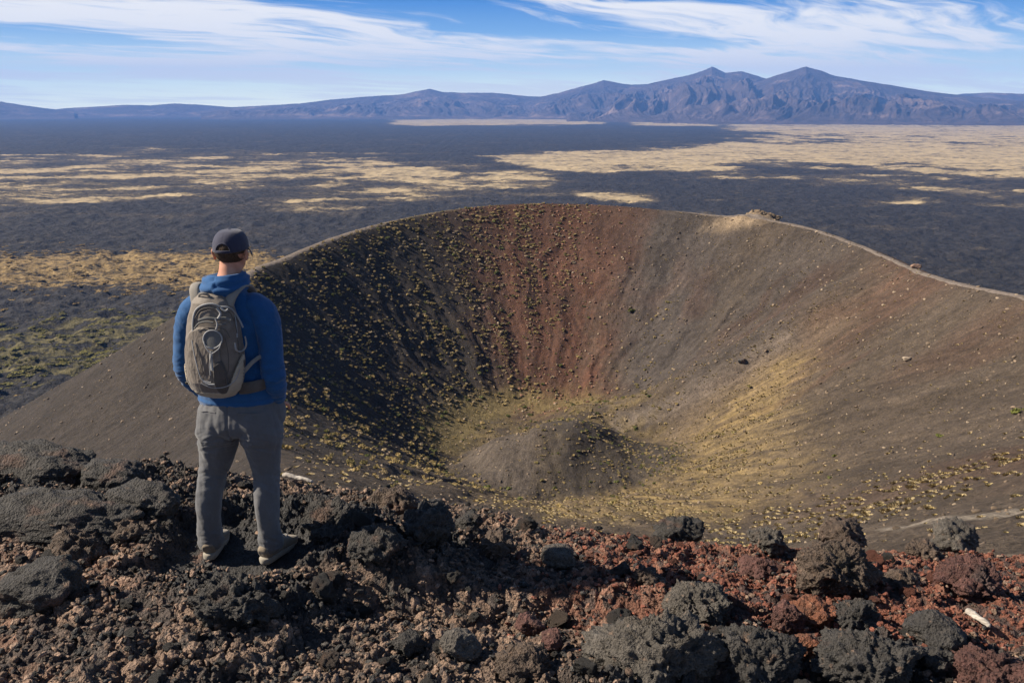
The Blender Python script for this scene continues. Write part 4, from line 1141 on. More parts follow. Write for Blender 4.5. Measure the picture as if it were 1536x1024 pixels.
def tube(rings, n=28, e=2.0):
    """closed loft through rings (cx, cy, cz, rx, ry[, tilt vector])"""
    V, F = [], []
    C_ = np.array([r[:3] for r in rings], float)
    T_ = np.gradient(C_, axis=0)
    an = np.linspace(0, 2 * np.pi, n, endpoint=False)
    ca, sa = np.cos(an), np.sin(an)
    ca = np.sign(ca) * np.abs(ca) ** (2 / e); sa = np.sign(sa) * np.abs(sa) ** (2 / e)
    for i, r in enumerate(rings):
        t = T_[i] / np.linalg.norm(T_[i])
        ax = np.array([1.0, 0, 0]); 
        if abs(t[0]) > .85: ax = np.array([0, 0, 1.0])
        b = np.cross(t, ax); b /= np.linalg.norm(b); a = np.cross(b, t)
        V.append(C_[i] + ca[:, None] * r[3] * a + sa[:, None] * r[4] * b)
    m_ = len(rings); V = np.concatenate(V)
    i = np.arange(m_ - 1)[:, None]; j = np.arange(n)[None]
    Fq = np.stack(np.broadcast_arrays(i * n + j, i * n + (j + 1) % n, (i + 1) * n + (j + 1) % n, (i + 1) * n + j), -1).reshape(-1, 4)
    V = np.vstack([V, C_[0], C_[-1]]); c0, c1 = len(V) - 2, len(V) - 1
    jj = np.arange(n)
    cap = np.concatenate([np.stack([np.full(n, c0), (jj + 1) % n, jj], 1), np.stack([np.full(n, c1), (m_ - 1) * n + jj, (m_ - 1) * n + (jj + 1) % n], 1)])
    tri = np.concatenate([Fq[:, [0, 1, 2]], Fq[:, [0, 2, 3]], cap])
    return V, tri
def fine_rings(rings, per=6):
    A = np.array(rings, float); n = len(A); out = []
    for i in range(n - 1):
        p0, p1, p2, p3 = A[max(i - 1, 0)], A[i], A[i + 1], A[min(i + 2, n - 1)]
        for t in np.arange(per) / per:
            out.append(.5 * ((2 * p1) + (-p0 + p2) * t + (2 * p0 - 5 * p1 + 4 * p2 - p3) * t * t + (-p0 + 3 * p1 - 3 * p2 + p3) * t ** 3))
    out.append(A[-1]); return [tuple(r) for r in out]
def ell(c, r, rot=None):
    V, F = ICO[4]; V = V * np.array(r)
    if rot is not None: V = V @ np.array(Matrix.Rotation(rot[0], 3, rot[1])).T
    return V + np.array(c), F
def fuse(shapes, voxel, smooth=6):
    """one continuous skin round overlapping volumes"""
    Vs, Fs, b = [], [], 0
    for V, F in shapes: Vs.append(V); Fs.append(F + b); b += len(V)
    o = mesh_np('tmp', np.concatenate(Vs), np.concatenate(Fs))
    md = o.modifiers.new('r', 'REMESH'); md.mode = 'VOXEL'; md.voxel_size = voxel; md.use_smooth_shade = True
    ms = o.modifiers.new('s', 'SMOOTH'); ms.factor = .5; ms.iterations = smooth
    dg = bpy.context.evaluated_depsgraph_get(); dg.update()
    me = bpy.data.meshes.new_from_object(o.evaluated_get(dg))
    old = o.data; bpy.data.objects.remove(o); bpy.data.meshes.remove(old)
    return me
def get_co(me):
    v = np.empty(len(me.vertices) * 3, np.float32); me.vertices.foreach_get('co', v)
    n = np.empty(len(me.vertices) * 3, np.float32); me.vertices.foreach_get('normal', n)
    return v.reshape(-1, 3).astype(float), n.reshape(-1, 3).astype(float)
def put(name, me, V, mat, parent, smooth=True):
    me.vertices.foreach_set('co', np.ascontiguousarray(V, np.float32).ravel()); me.update()
    me.name = name; me.materials.clear(); me.materials.append(mat)
    me.polygons.foreach_set('use_smooth', np.full(len(me.polygons), smooth, bool))
    return link(bpy.data.objects.new(name, me), parent)

def cloth(name, col, var=.12, scale=14, rough=.85, weave=.15, sheen=.2):
    m = NT(name); p = m.obj()
    n1 = m.noise(p, scale, 5, .6); n2 = m.noise(p, 420, 2, .6)
    c = m.mix(tuple(col), m.mr(n1, .3, .7, 1 - var, 1 + var), 1.0, 'MULTIPLY')
    c = m.mix(c, m.mr(n2, .3, .7, .85, 1.15), 1.0, 'MULTIPLY')
    m.b.inputs['Sheen Weight'].default_value = sheen
    return m.done(c, m.bump(m.math('ADD', n2, m.math('MULTIPLY', n1, 1.5)), weave, .004), rough)
M_HOOD = cloth('blue_knit', (.011, .068, .190), .10); M_TROU = cloth('grey_twill', (.098, .100, .108), .10)
M_CAP = cloth('navy_cotton', (.033, .035, .062), .08); M_PACK = cloth('taupe_nylon', (.165, .140, .118), .16, 20, .6, .25)
M_PDARK = cloth('dark_nylon', (.075, .065, .058), .14, 20, .6, .25); M_KHAKI = cloth('khaki_nylon', (.35, .305, .235), .18, 14, .7, .25)
M_CORD = cloth('pale_cord', (.27, .27, .27), .1, 40, .6); M_STRAP = cloth('taupe_strap', (.20, .185, .165), .1)
M_PATCH = cloth('grey_patch', (.13, .13, .125), .08, 40); M_SHOE = cloth('tan_suede', (.19, .155, .115), .18, 22); M_SOLE = cloth('pale_rubber', (.27, .245, .205), .12, 30)
m = NT('skin'); n1 = m.noise(m.obj(), 22, 5); n2 = m.noise(m.obj(), 160, 3)
m.b.inputs['Subsurface Weight'].default_value = .12; m.b.inputs['Subsurface Radius'].default_value = (.01, .004, .002)
M_SKIN = m.done(m.ramp(n1, (.3, (.40, .19, .125)), (.7, (.52, .27, .19))), m.bump(n2, .2, .002), .55)
m = NT('short_hair'); p = m.obj(); n1 = m.noise(m.mapping(p, (260, 260, 60)), 1, 4)
M_HAIR = m.done(m.ramp(n1, (.3, (.022, .014, .009)), (.7, (.085, .055, .036))), m.bump(n1, .8, .004), .7)
M_EYE = cloth('eye_white', (.7, .68, .65), .02)

HEAD = np.array([.014, .015, 1.668]); HT = R(3)      # the head is turned to the right
def hd(x, y, z):
    """a point given in the head's own frame"""
    c, s = math.cos(HT), math.sin(HT); return (HEAD[0] + x * c - y * s, HEAD[1] + x * s + y * c, HEAD[2] + z)
ARM_L = [(-.10, 0, 1.420, .040, .045), (-.155, -.002, 1.408, .058, .066), (-.212, -.008, 1.355, .066, .070), (-.250, -.02, 1.24, .058, .062), (-.262, -.035, 1.13, .052, .056), (-.258, -.03, 1.05, .050, .053), (-.244, .005, .985, .046, .048), (-.226, .045, .925, .036, .040), (-.212, .062, .890, .030, .036)]
ARM_R = [(.075, 0, 1.420, .040, .045), (.125, -.002, 1.408, .058, .066), (.176, -.008, 1.355, .064, .070), (.204, -.02, 1.24, .057, .062), (.212, -.035, 1.12, .052, .056), (.214, -.03, 1.03, .050, .053), (.208, .005, .965, .046, .048), (.196, .045, .915, .036, .040), (.186, .062, .880, .030, .036)]
TORSO = [(-.004, -.002, .885, .200, .128), (-.006, -.004, .93, .206, .132), (-.010, 0, 1.02, .192, .126), (-.016, .004, 1.12, .182, .122), (-.020, .004, 1.24, .190, .124), (-.020, 0, 1.34, .200, .120), (-.018, -.006, 1.41, .186, .104), (-.012, -.012, 1.465, .135, .085), (-.002, -.005, 1.51, .078, .068), (.004, .004, 1.56, .058, .062), (.01, .012, 1.62, .055, .06)]
LEG_L = [(-.105, -.012, .86, .100, .125), (-.118, -.014, .76, .112, .130), (-.133, -.005, .68, .104, .115), (-.152, .006, .59, .090, .098), (-.180, .010, .49, .073, .080), (-.198, -.010, .39, .070, .080), (-.210, -.022, .30, .067, .076), (-.220, -.018, .19, .061, .067), (-.222, -.010, .085, .063, .072), (-.222, -.008, .05, .062, .072)]
LEG_R = [(.100, -.012, .86, .100, .125), (.112, -.014, .76, .108, .130), (.113, -.005, .68, .100, .115), (.114, .006, .59, .084, .096), (.117, .010, .49, .066, .078), (.121, -.010, .39, .064, .078), (.122, -.022, .30, .061, .074), (.122, -.018, .19, .057, .066), (.122, -.010, .095, .060, .072), (.122, -.006, .06, .060, .072)]
slim = lambda rings, k: [(*r[:3], r[3] * k, r[4] * k) for r in rings]
def grow(rings, d): return [(*r[:3], r[3] + d, r[4] + d) for r in rings]

# ---- body (one continuous skin): head with face, neck, trunk, arms, hands with five fingers, legs, feet
sh = [tube(fine_rings(slim(TORSO[:8], .86) + [TORSO[8], TORSO[9], TORSO[10]])), tube(fine_rings(slim(ARM_L, .72))), tube(fine_rings(slim(ARM_R, .72))),
      tube(fine_rings(slim(LEG_L, .74))), tube(fine_rings(slim(LEG_R, .74)))]
rz_ = (HT, 'Z')
def hell(c, r): return ell(hd(*c), r, rz_)
sh += [hell((0, -.008, .03), (.073, .092, .088)), hell((0, .022, -.025), (.060, .070, .085)), hell((0, .045, -.078), (.034, .036, .028)),
       hell((0, .094, -.018), (.012, .018, .020)), hell((0, .088, .005), (.008, .012, .026)), hell((-.030, .078, .026), (.024, .014, .008)), hell((.030, .078, .026), (.024, .014, .008)),
       hell((0, .084, -.052), (.023, .010, .006)), hell((0, .083, -.062), (.020, .010, .007)), hell((-.042, .062, -.02), (.022, .022, .018)), hell((.042, .062, -.02), (.022, .022, .018)),
       hell((-.083, -.014, -.008), (.009, .018, .031)), hell((.083, -.014, -.008), (.009, .018, .031)), hell((-.088, -.022, .006), (.008, .013, .018)), hell((.088, -.022, .006), (.008, .013, .018))]
def hand(w, sgn):
    """hand pushed into a trouser pocket: palm, four unequal bent fingers, thumb outside"""
    w = np.array(w); out = []
    palm = w + [0.0, .028, -.045]
    out.append(tube(fine_rings([(*w, .024, .028), (*(w + [0, .016, -.03]), .020, .036), (*(w + [0, .032, -.06]), .017, .040), (*(w + [0, .042, -.085]), .013, .036)], 4), 16))
    for k, (oy, ln) in enumerate(((.030, .066), (.012, .076), (-.008, .070), (-.026, .054))):
        b = w + np.array([0, .040 + oy, -.082])
        out.append(tube(fine_rings([(*b, .0095, .0095), (*(b + [-sgn * .006, .008, -ln * .42]), .009, .009), (*(b + [-sgn * .016, .012, -ln * .75]), .008, .008), (*(b + [-sgn * .026, .012, -ln]), .006, .006)], 4), 12))
    tb = w + np.array([sgn * .004, .045, -.028])
    out.append(tube(fine_rings([(*tb, .013, .013), (*(tb + [sgn * .014, .028, -.014]), .011, .011), (*(tb + [sgn * .018, .048, -.036]), .009, .009), (*(tb + [sgn * .016, .054, -.056]), .006, .006)], 4), 12))
    return out
sh += hand(ARM_L[-1][:3], -1) + hand(ARM_R[-1][:3], 1)
FT = ((-.222, .0, R(9)), (.124, .0, R(-14)))
for fx, fy, fr in FT:
    c, s = math.cos(fr), math.sin(fr)
    sh.append(tube(fine_rings([(fx + s * .06, fy - c * .06, .045, .028, .03), (fx, fy, .055, .034, .045), (fx - s * .08, fy + c * .08, .045, .036, .034), (fx - s * .16, fy + c * .16, .032, .036, .020), (fx - s * .20, fy + c * .20, .028, .02, .012)], 4), 18))
me = fuse(sh, .0055, 3); V, N = get_co(me)
person = put('person', me, V, M_SKIN, None)
person.location = PO; person.rotation_euler = (0, 0, PR)
tag(person, 'man in blue hooded top and grey trousers seen from behind, hands in pockets', 'person')
for sx_ in (-.030, .030):
    V, F = ell(hd(sx_, .078, .012), (.0115, .0115, .0115)); mesh_np('eye', V, F, M_EYE, person)

# ---- hair: short back and sides
V, F = ICO[6]; V = V * np.array([.0775, .0965, .080]); ok = lambda P: (P[:, 2] > -.075) & (P[:, 1] < .055 + .3 * (P[:, 2] - .02))
d = .0035 + .0016 * fbm3(V * 180, 2, 31); Nn = V / np.linalg.norm(V, axis=1)[:, None]
V2 = V + Nn * d[:, None]; V2[:, 1] -= .006; V2[:, 2] += .026
low = V2[:, 2] < -.02; V2[low, 0] *= 1 - .9 * (-.02 - V2[low, 2]); 
kf = ok(V2)[F].all(1) & ~((np.abs(V2[F].mean(1)[:, 0]) > .060) & (V2[F].mean(1)[:, 2] < .002))
c, s = math.cos(HT), math.sin(HT); W_ = np.stack([V2[:, 0] * c - V2[:, 1] * s + HEAD[0], V2[:, 0] * s + V2[:, 1] * c + HEAD[1], V2[:, 2] + HEAD[2]], 1)
mesh_np('hair', W_, F[kf], M_HAIR, person)

# ---- cap: crown with back opening, peak, strap, button
def cap_pt(u, v):
    """u round the head (0 = back), v 0 rim .. 1 top"""
    rx, ry = .0865, .104
    h = .096; k = math.pi / 2 * v
    q = math.cos(k) ** .62 if v < 1 else 0
    return np.array([math.sin(u) * rx * q, -math.cos(u) * ry * q - .004, .022 + h * math.sin(k) ** .96])
nu_, nv_ = 96, 30
G = np.array([[cap_pt(2 * math.pi * i / nu_, j / nv_) for j in range(nv_ + 1)] for i in range(nu_)])
uu = np.arange(nu_) / nu_ * 2 * np.pi
seam = sum(np.exp(-((np.angle(np.exp(1j * (uu - a_)))) / .03) ** 2) for a_ in (0, math.pi / 3, 2 * math.pi / 3, math.pi, 4 * math.pi / 3, 5 * math.pi / 3))
G[:, :, :2] *= (1 - .012 * seam[:, None, None]); G += .0012 * np.stack([fbm3(G.reshape(-1, 3) * 40 + k, 3, 41 + k).reshape(G.shape[:2]) for k in range(3)], -1)
dip = .010 * np.cos(uu) * 1.0
G[:, :, 2] -= (dip[:, None] * (1 - np.linspace(0, 1, nv_ + 1))[None])
Fc = grid_faces(nu_, nv_ + 1, True)
mid = G.reshape(-1, 3)[Fc].mean(1)
hole = (mid[:, 1] < 0) & ((mid[:, 0] / .036) ** 2 + ((mid[:, 2] - .014) / .040) ** 2 < 1) & (mid[:, 2] > .024)
def to_head(P): return np.stack([P[:, 0] * c - P[:, 1] * s + HEAD[0], P[:, 0] * s + P[:, 1] * c + HEAD[1], P[:, 2] + HEAD[2]], 1)
cap = mesh_np('cap', to_head(G.reshape(-1, 3)), Fc[~hole], M_CAP, person)
sm = cap.modifiers.new('thick', 'SOLIDIFY'); sm.thickness = .003; sm.offset = -1
# arched edge of the opening and the strap under it
def sweep(name, pts, ra, rb, mat, parent, n=12, closed=False, per=5, flat=False):
    P = np.array(pts, float)
    if not closed:
        k = np.linspace(0, len(P) - 1, (len(P) - 1) * per + 1); q = catmull_open(P, k)
    else:
        q = P
    T_ = np.gradient(q, axis=0) if not closed else (np.roll(q, -1, 0) - np.roll(q, 1, 0))
    T_ /= np.linalg.norm(T_, axis=1)[:, None] + 1e-9
    ref = np.array([0, 1.0, 0]); A_ = np.cross(T_, ref); A_ /= np.linalg.norm(A_, axis=1)[:, None] + 1e-9; B_ = np.cross(A_, T_)
    if flat:
        A_ = np.array([1.0, 0, 0]) - T_[:, :1] * T_; A_ /= np.linalg.norm(A_, axis=1)[:, None]; B_ = np.cross(A_, T_)
    an = np.linspace(0, 2 * np.pi, n, endpoint=False)
    V = q[:, None] + (ra * np.cos(an))[None, :, None] * A_[:, None] + (rb * np.sin(an))[None, :, None] * B_[:, None]
    m_ = len(q); i = np.arange(m_ if closed else m_ - 1)[:, None]; j = np.arange(n)[None]; i2 = (i + 1) % m_
    F = np.stack(np.broadcast_arrays(i * n + j, i * n + (j + 1) % n, i2 * n + (j + 1) % n, i2 * n + j), -1).reshape(-1, 4)
    return mesh_np(name, V.reshape(-1, 3), F, mat, parent)
def catmull_open(P, k):
    out = []; n = len(P)
    for q in k:
        i = min(int(q), n - 2); t = q - i
        p0, p1, p2, p3 = P[max(i - 1, 0)], P[i], P[i + 1], P[min(i + 2, n - 1)]
        out.append(.5 * ((2 * p1) + (-p0 + p2) * t + (2 * p0 - 5 * p1 + 4 * p2 - p3) * t * t + (-p0 + 3 * p1 - 3 * p2 + p3) * t ** 3))
    return np.array(out)
arch = [np.array([.037 * math.cos(a_), 0, .020 + .040 * math.sin(a_)]) for a_ in np.linspace(.05, math.pi - .05, 13)]
for p_ in arch: p_[1] = -.004 - .106 * math.sqrt(max(0, 1 - (p_[0] / .0885) ** 2)) * (1 - .12 * ((p_[2] - .02) / .05) ** 2)
sweep('opening_trim', to_head(np.array(arch)), .0028, .0028, M_CAP, cap, 8)
strap = [np.array([x_, -.004 - .1065 * math.sqrt(1 - (x_ / .0885) ** 2), .019]) for x_ in np.linspace(-.043, .043, 9)]
sweep('cap_strap', to_head(np.array(strap)), .007, .002, M_CAP, cap, 10)
bx_, by_ = np.meshgrid(np.linspace(-1, 1, 25), np.linspace(0, 1, 12), indexing='ij')
th = bx_ * 1.05; rr_ = 1 + by_ * .66 * np.cos(th * 1.2) ** .7
P = np.stack([np.sin(th) * .0865 * (1 + .12 * by_), np.cos(th) * .104 * rr_ - .004, .016 - .020 * by_ ** 1.3 - .030 * np.sin(th) ** 2 * by_], -1).reshape(-1, 3)
brim = mesh_np('cap_peak', to_head(P), grid_faces(25, 12), M_CAP, cap); sm = brim.modifiers.new('thick', 'SOLIDIFY'); sm.thickness = .004
V, F = ell(hd(0, -.004, .1185), (.008, .008, .004)); mesh_np('cap_button', V, F, M_CAP, cap)

# ---- hooded top
def anis(P, fx, fy, fz, seed, octv=3, ridged=False): return fbm3(P * np.array([fx, fy, fz]), octv, seed, .5, ridged)
me = fuse([tube(fine_rings(TORSO[:9])), tube(fine_rings(grow(ARM_L[:8], .004))), tube(fine_rings(grow(ARM_R[:8], .004)))], .0055, 6)
V, N = get_co(me)
arm = np.minimum(np.abs(V[:, 0] + .25), np.abs(V[:, 0] - .206)) < .075
elbow = np.exp(-((V[:, 2] - 1.05) / .10) ** 2) * arm
f = anis(V, 5, 9, 22, 51, 3, True) * .011 * elbow + anis(V, 9, 9, 15, 55, 4) * .006 + anis(V, 7, 8, 26, 57, 3, True) * .0045 * np.exp(-((V[:, 2] - .95) / .06) ** 2)
f += anis(V + V[:, [2, 0, 1]] * .7, 14, 14, 10, 59, 3, True) * .007 * np.exp(-((V[:, 2] - 1.33) / .10) ** 2)
f += .004 * np.exp(-((V[:, 2] - .905) / .008) ** 2) - .003 * np.exp(-((V[:, 2] - .922) / .004) ** 2)
top_ = put('hooded_top', me, V + N * f[:, None], M_HOOD, person)
# hood bunched behind the neck
nu_, nv_ = 120, 40
u = np.linspace(0, 2 * np.pi, nu_, endpoint=False)[:, None]; v = np.linspace(0, 2 * np.pi, nv_, endpoint=False)[None]
bk = (.5 + .5 * np.cos(u)) ** 1.1            # 1 at the back
cxh, cyh = -.018 + 0 * u, .005 + 0 * u
Rx = .078 + .028 * bk; Ry = .070 + .038 * bk; rt = .022 + .018 * bk; rv_ = .030 + .026 * bk
zc_ = 1.530 - .022 * bk + .012 * np.sin(u)
rad = np.cos(v)
fold = .006 * np.sin(v * 5 + 2.2 * np.sin(u * 1.5 + .5)) * bk + .004 * np.sin(v * 9 + u * 2)
Xh = cxh + np.sin(u) * (Rx + (rt + fold) * rad); Yh = cyh - np.cos(u) * (Ry + (rt + fold) * rad); Zh = zc_ + (rv_ + fold) * np.sin(v) - .018 * bk * (rad > 0) * rad
P = np.stack(np.broadcast_arrays(Xh, Yh, Zh), -1).reshape(-1, 3)
P += .005 * np.stack([fbm3(P * 16 + k * 7, 3, 63 + k) for k in range(3)], 1)
i = np.arange(nu_)[:, None]; j = np.arange(nv_)[None]
F = np.stack(np.broadcast_arrays(i * nv_ + j, ((i + 1) % nu_) * nv_ + j, ((i + 1) % nu_) * nv_ + (j + 1) % nv_, i * nv_ + (j + 1) % nv_), -1).reshape(-1, 4)
mesh_np('hood', P, F, M_HOOD, top_)
for sgn, A_ in ((-1, ARM_L), (1, ARM_R)):
    w0, w1 = np.array(A_[7][:3]), np.array(A_[8][:3]); w0 = w0 * .8 + np.array(A_[6][:3]) * .2
    mesh_np('cuff', *tube(fine_rings([(*w0, .043, .046), (*(w0 * .7 + w1 * .3), .044, .047), (*(w0 * .3 + w1 * .7), .040, .043), (*(w0 * .25 + w1 * .75), .030, .033)], 4), 24), M_HOOD, top_)

# ---- trousers
SEAT = [(0, -.002, .935, .190, .122), (0, -.004, .90, .200, .130), (0, -.012, .84, .207, .140), (0, -.016, .78, .200, .138), (0, -.008, .735, .13, .10)]
me = fuse([tube(fine_rings(SEAT)), tube(fine_rings(LEG_L)), tube(fine_rings(LEG_R)), ell((-.088, -.078, .80), (.088, .072, .085)), ell((.088, -.078, .80), (.088, .072, .085)),
           ell((-.205, .045, .83), (.030, .055, .075)), ell((.195, .045, .83), (.030, .055, .075))], .0055, 8)
V, N = get_co(me)
xc = np.where(V[:, 0] < 0, V[:, 0] + .18, V[:, 0] - .118); side = np.sign(V[:, 0])
knee = np.exp(-((V[:, 2] - .47) / .09) ** 2); ankle = np.exp(-((V[:, 2] - .13) / .07) ** 2); seat = np.exp(-((V[:, 2] - .70) / .07) ** 2)
Q = V.copy(); Q[:, 2] += .25 * xc * side + .3 * V[:, 1]
f = .008 * anis(Q + Q[:, [2, 0, 1]] * .3, 5, 6, 20, 71, 3, True) * knee + .008 * anis(Q + Q[:, [2, 0, 1]] * .25, 6, 6, 22, 73, 3, True) * ankle + .012 * anis(Q, 4, 4, 26, 75, 3, True) * seat
f += .011 * anis(V, 13, 13, 4.5, 77, 3) + .003 * anis(V, 20, 20, 20, 79, 3)
f += .004 * np.exp(-((V[:, 2] - .078) / .012) ** 2)
f -= .006 * np.exp(-(V[:, 0] / .006) ** 2) * (V[:, 2] > .74) * (V[:, 1] < 0)
tro = put('trousers', me, V + N * f[:, None], M_TROU, person)
for x0_, x1_ in ((-.155, -.065), (.060, .150)):        # welt pockets on the seat
    pts = []
    for x_ in np.linspace(x0_, x1_, 7):
        k = np.argmin((V[:, 0] - x_) ** 2 + (V[:, 2] - .872 + .05 * abs(x_)) ** 2 + (V[:, 1] > 0) * 9); pts.append(V[k] + N[k] * .001)
    sweep('pocket_welt', pts, .004, .003, M_TROU, tro, 8)

# ---- shoes
for k, (fx, fy, fr) in enumerate(FT):
    c2, s2 = math.cos(fr), math.sin(fr)
    def fw(P):
        P = np.asarray(P, float); return np.stack([fx + P[:, 0] * c2 - P[:, 1] * s2, fy + P[:, 0] * s2 + P[:, 1] * c2, P[:, 2]], 1)
    up = [(0, -.080, .052, .030, .030), (0, -.060, .060, .038, .046), (0, -.01, .068, .042, .054), (0, .045, .056, .042, .042), (.004, .10, .045, .044, .033), (.006, .155, .036, .042, .025), (.004, .197, .028, .024, .014)]
    A1 = tube(fine_rings(up, 5), 28, 2.4); col_ = tube(fine_rings([(0, -.022, .06, .044, .052), (0, -.024, .10, .042, .050), (0, -.026, .128, .043, .051)], 5), 28)
    me = fuse([(fw(A1[0]), A1[1]), (fw(col_[0]), col_[1])], .004, 5); V, N = get_co(me)
    V = V + N * (.0015 * fbm3(V * 40, 3, 81))[:, None]
    V[:, 2] = np.maximum(V[:, 2], .012)
    shoe = put('shoe', me, V, M_SHOE, person)
    yy_ = np.linspace(-.090, .204, 40); hw = np.interp(yy_, [-.090, -.073, -.03, .04, .11, .155, .188, .204], [.010, .032, .038, .039, .046, .044, .030, .008])
    ring = np.concatenate([np.stack([hw, yy_], 1), np.stack([-hw[::-1] + .004 * 0, yy_[::-1]], 1)])
    lay = []
    for zz_, g_ in ((-.004, .94), (.004, 1.0), (.018, 1.03), (.026, 1.0), (.030, .9)):
        lay.append(np.column_stack([ring[:, 0] * g_, ring[:, 1] * (1 + (g_ - 1) * .4), np.full(len(ring), zz_) + .012 * sstep(.14, .22, ring[:, 1])]))
    Vs = np.concatenate(lay); n = len(ring); i = np.arange(len(lay) - 1)[:, None]; j = np.arange(n)[None]
    Fs = np.stack(np.broadcast_arrays(i * n + j, i * n + (j + 1) % n, (i + 1) * n + (j + 1) % n, (i + 1) * n + j), -1).reshape(-1, 4)
    half = n // 2
    capf = [[q_, q_ + 1, n - 2 - q_, n - 1 - q_] for q_ in range(half - 1)]
    Fs = np.concatenate([Fs, np.array(capf)[:, ::-1], np.array(capf) + (len(lay) - 1) * n])
    mesh_np('sole', fw(Vs), Fs, M_SOLE, shoe)
    for q_ in range(4):
        yl_ = .045 + .024 * q_; zt_ = np.interp(yl_, [0, .05, .11, .17], [.124, .100, .080, .062])
        sweep('lace', fw(np.array([[-.026, yl_, zt_ - .012], [0, yl_ + .008, zt_ + .002], [.026, yl_, zt_ - .012]])), .003, .003, M_CORD, shoe, 8)

# ------------------------------------------------------------------ the backpack on his back
pack = link(bpy.data.objects.new('backpack', None)); pack.location = PO; pack.rotation_euler = (0, 0, PR)
pack.empty_display_size = .1
tag(pack, 'taupe daypack with khaki base and a round grey patch worn on the man\'s back', 'backpack')
ZK = np.array([.915, .935, .97, 1.02, 1.10, 1.20, 1.30, 1.38, 1.44, 1.475, 1.492])
ZK = 1.492 - (1.492 - ZK) * .94
RXK = np.array([.038, .092, .120, .137, .147, .148, .138, .120, .098, .066, .019])
DPK = np.array([.03, .070, .095, .112, .118, .114, .100, .086, .070, .048, .015])     # how far it sticks out behind
PCX = -.044; YB = -.112
def pk_half(z): return np.interp(z, ZK, RXK), np.interp(z, ZK, DPK)
def pk_y(x, z, off=0.0):
    """outer face of the pack at (x, z)"""
    rx, dp = pk_half(z); q = np.clip(np.abs((x - PCX) / np.maximum(rx, 1e-4)), 0, .999)
    return YB - (dp + off) * (1 - q ** 2.6) ** (1 / 2.2)
nz_, na_ = 90, 72
zs_ = np.interp(np.linspace(0, 1, nz_), np.linspace(0, 1, len(ZK)), ZK); an = np.linspace(0, 2 * np.pi, na_, endpoint=False)
rx, dp = pk_half(zs_)
ca, sa = np.cos(an), np.sin(an)
Xp = PCX + rx[:, None] * np.sign(ca) * np.abs(ca) ** .77; dpp = np.where(sa < 0, dp[:, None], .028 + 0 * dp[:, None])
Yp = YB + dpp * np.sign(sa) * np.abs(sa) ** .86
P = np.stack([Xp, Yp, np.broadcast_to(zs_[:, None], Xp.shape)], -1).reshape(-1, 3)
Nd = P - np.array([PCX, YB, 0]) * np.array([1, 1, 0]) - np.array([0, 0, 1]) * P[:, 2:3]; Nd /= np.linalg.norm(Nd, axis=1)[:, None] + 1e-6
wr = anis(P, 22, 22, 6, 91, 4, True) * .006 * sstep(1.2, 1.42, P[:, 2]) + anis(P, 14, 14, 16, 93, 4) * .006
P = P + Nd * wr[:, None]
i = np.arange(nz_ - 1)[:, None]; j = np.arange(na_)[None]
F = np.stack(np.broadcast_arrays(i * na_ + j, i * na_ + (j + 1) % na_, (i + 1) * na_ + (j + 1) % na_, (i + 1) * na_ + j), -1).reshape(-1, 4)
mesh_np('main_bag', P, F, M_PACK, pack)
def shell(name, inside, mat, off, seed, xr=(-.235, .11), zr=(.953, 1.49), n=150, crease=.003):
    """a sewn-on panel that follows the pack's outer face"""
    x = np.linspace(*xr, n); z = np.linspace(*zr, int(n * 1.5)); Xg, Zg = np.meshgrid(x, z, indexing='ij')
    rx, dp = pk_half(Zg); okm = np.abs(Xg - PCX) < rx * .998
    dd = inside(Xg, Zg)                               # >0 inside, metres from the edge
    edge = np.clip(dd / .008, 0, 1) ** .5
    # wrap round the sides: widen x a little with the offset
    Y_ = pk_y(Xg, Zg) - off * edge - crease * fbm2(Xg * 26 + seed, Zg * 14, 4, seed, .5, True) * edge + .003
    V = np.stack([PCX + (Xg - PCX) * (1 + off * edge / .16), Y_, Zg], -1).reshape(-1, 3)
    F = grid_faces(n, len(z)); kf = ((dd > 0) & okm).ravel()[F].all(1)
    F = F[kf]; used = np.unique(F); remap = np.full(len(V), -1); remap[used] = np.arange(len(used))
    return mesh_np(name, V[used], remap[F], mat, pack)
def ell_in(cx_, cz_, a_, b_, p=2.0):
    return lambda X_, Z_: (1 - (np.abs((X_ - cx_) / a_) ** p + np.abs((Z_ - cz_) / b_) ** p) ** (1 / p)) * min(a_, b_)
shell('front_pocket', ell_in(PCX - .022, 1.135, .098, .20, 2.6), M_PACK, .014, 5)
shell('side_panel', ell_in(PCX + .062, 1.075, .034, .105, 2.2), M_PDARK, .019, 6)
def base_in(X_, Z_):
    q = np.abs((X_ - PCX + .004) / .157)
    top = 1.004 + .17 * np.clip((q - .50) / .5, 0, 1) ** 1.3 * np.where(X_ > PCX, 1.25, 1.0)
    return top - Z_
shell('base_panel', base_in, M_KHAKI, .017, 7)
def on(px, py, off=.02):
    """point on the pack's face seen at a photo pixel"""
    y = -.22
    for _ in range(8):
        p = pl(px, py, y); y = float(pk_y(p[0], p[2])) - off
    p = pl(px, py, y); return p
def cord(name, pix, ra, mat, off=.02, rb=None, n=10): return sweep(name, [on(*q, off) for q in pix], ra, rb or ra * .8, mat, pack, n)
cord('trim_cord', [(288, 505), (287, 486), (291, 468), (302, 459), (318, 456), (330, 460)], .0055, M_CORD, .010)
cord('trim_cord', [(331, 460), (345, 461), (354, 469), (361, 480), (366, 490)], .0050, M_CORD, .012)
cord('trim_cord', [(353, 470), (356, 488), (357, 505)], .003, M_CORD, .010)
cord('trim_cord', [(290, 494), (297, 486), (308, 483), (320, 484)], .0045, M_PATCH, .020)
cord('trim_cord', [(322, 487), (332, 487), (340, 485)], .0040, M_PATCH, .022)
cord('bungee_loop', [(369, 503), (371, 515), (367, 523), (360, 526), (355, 522), (354, 513)], .0045, M_CORD, .022)
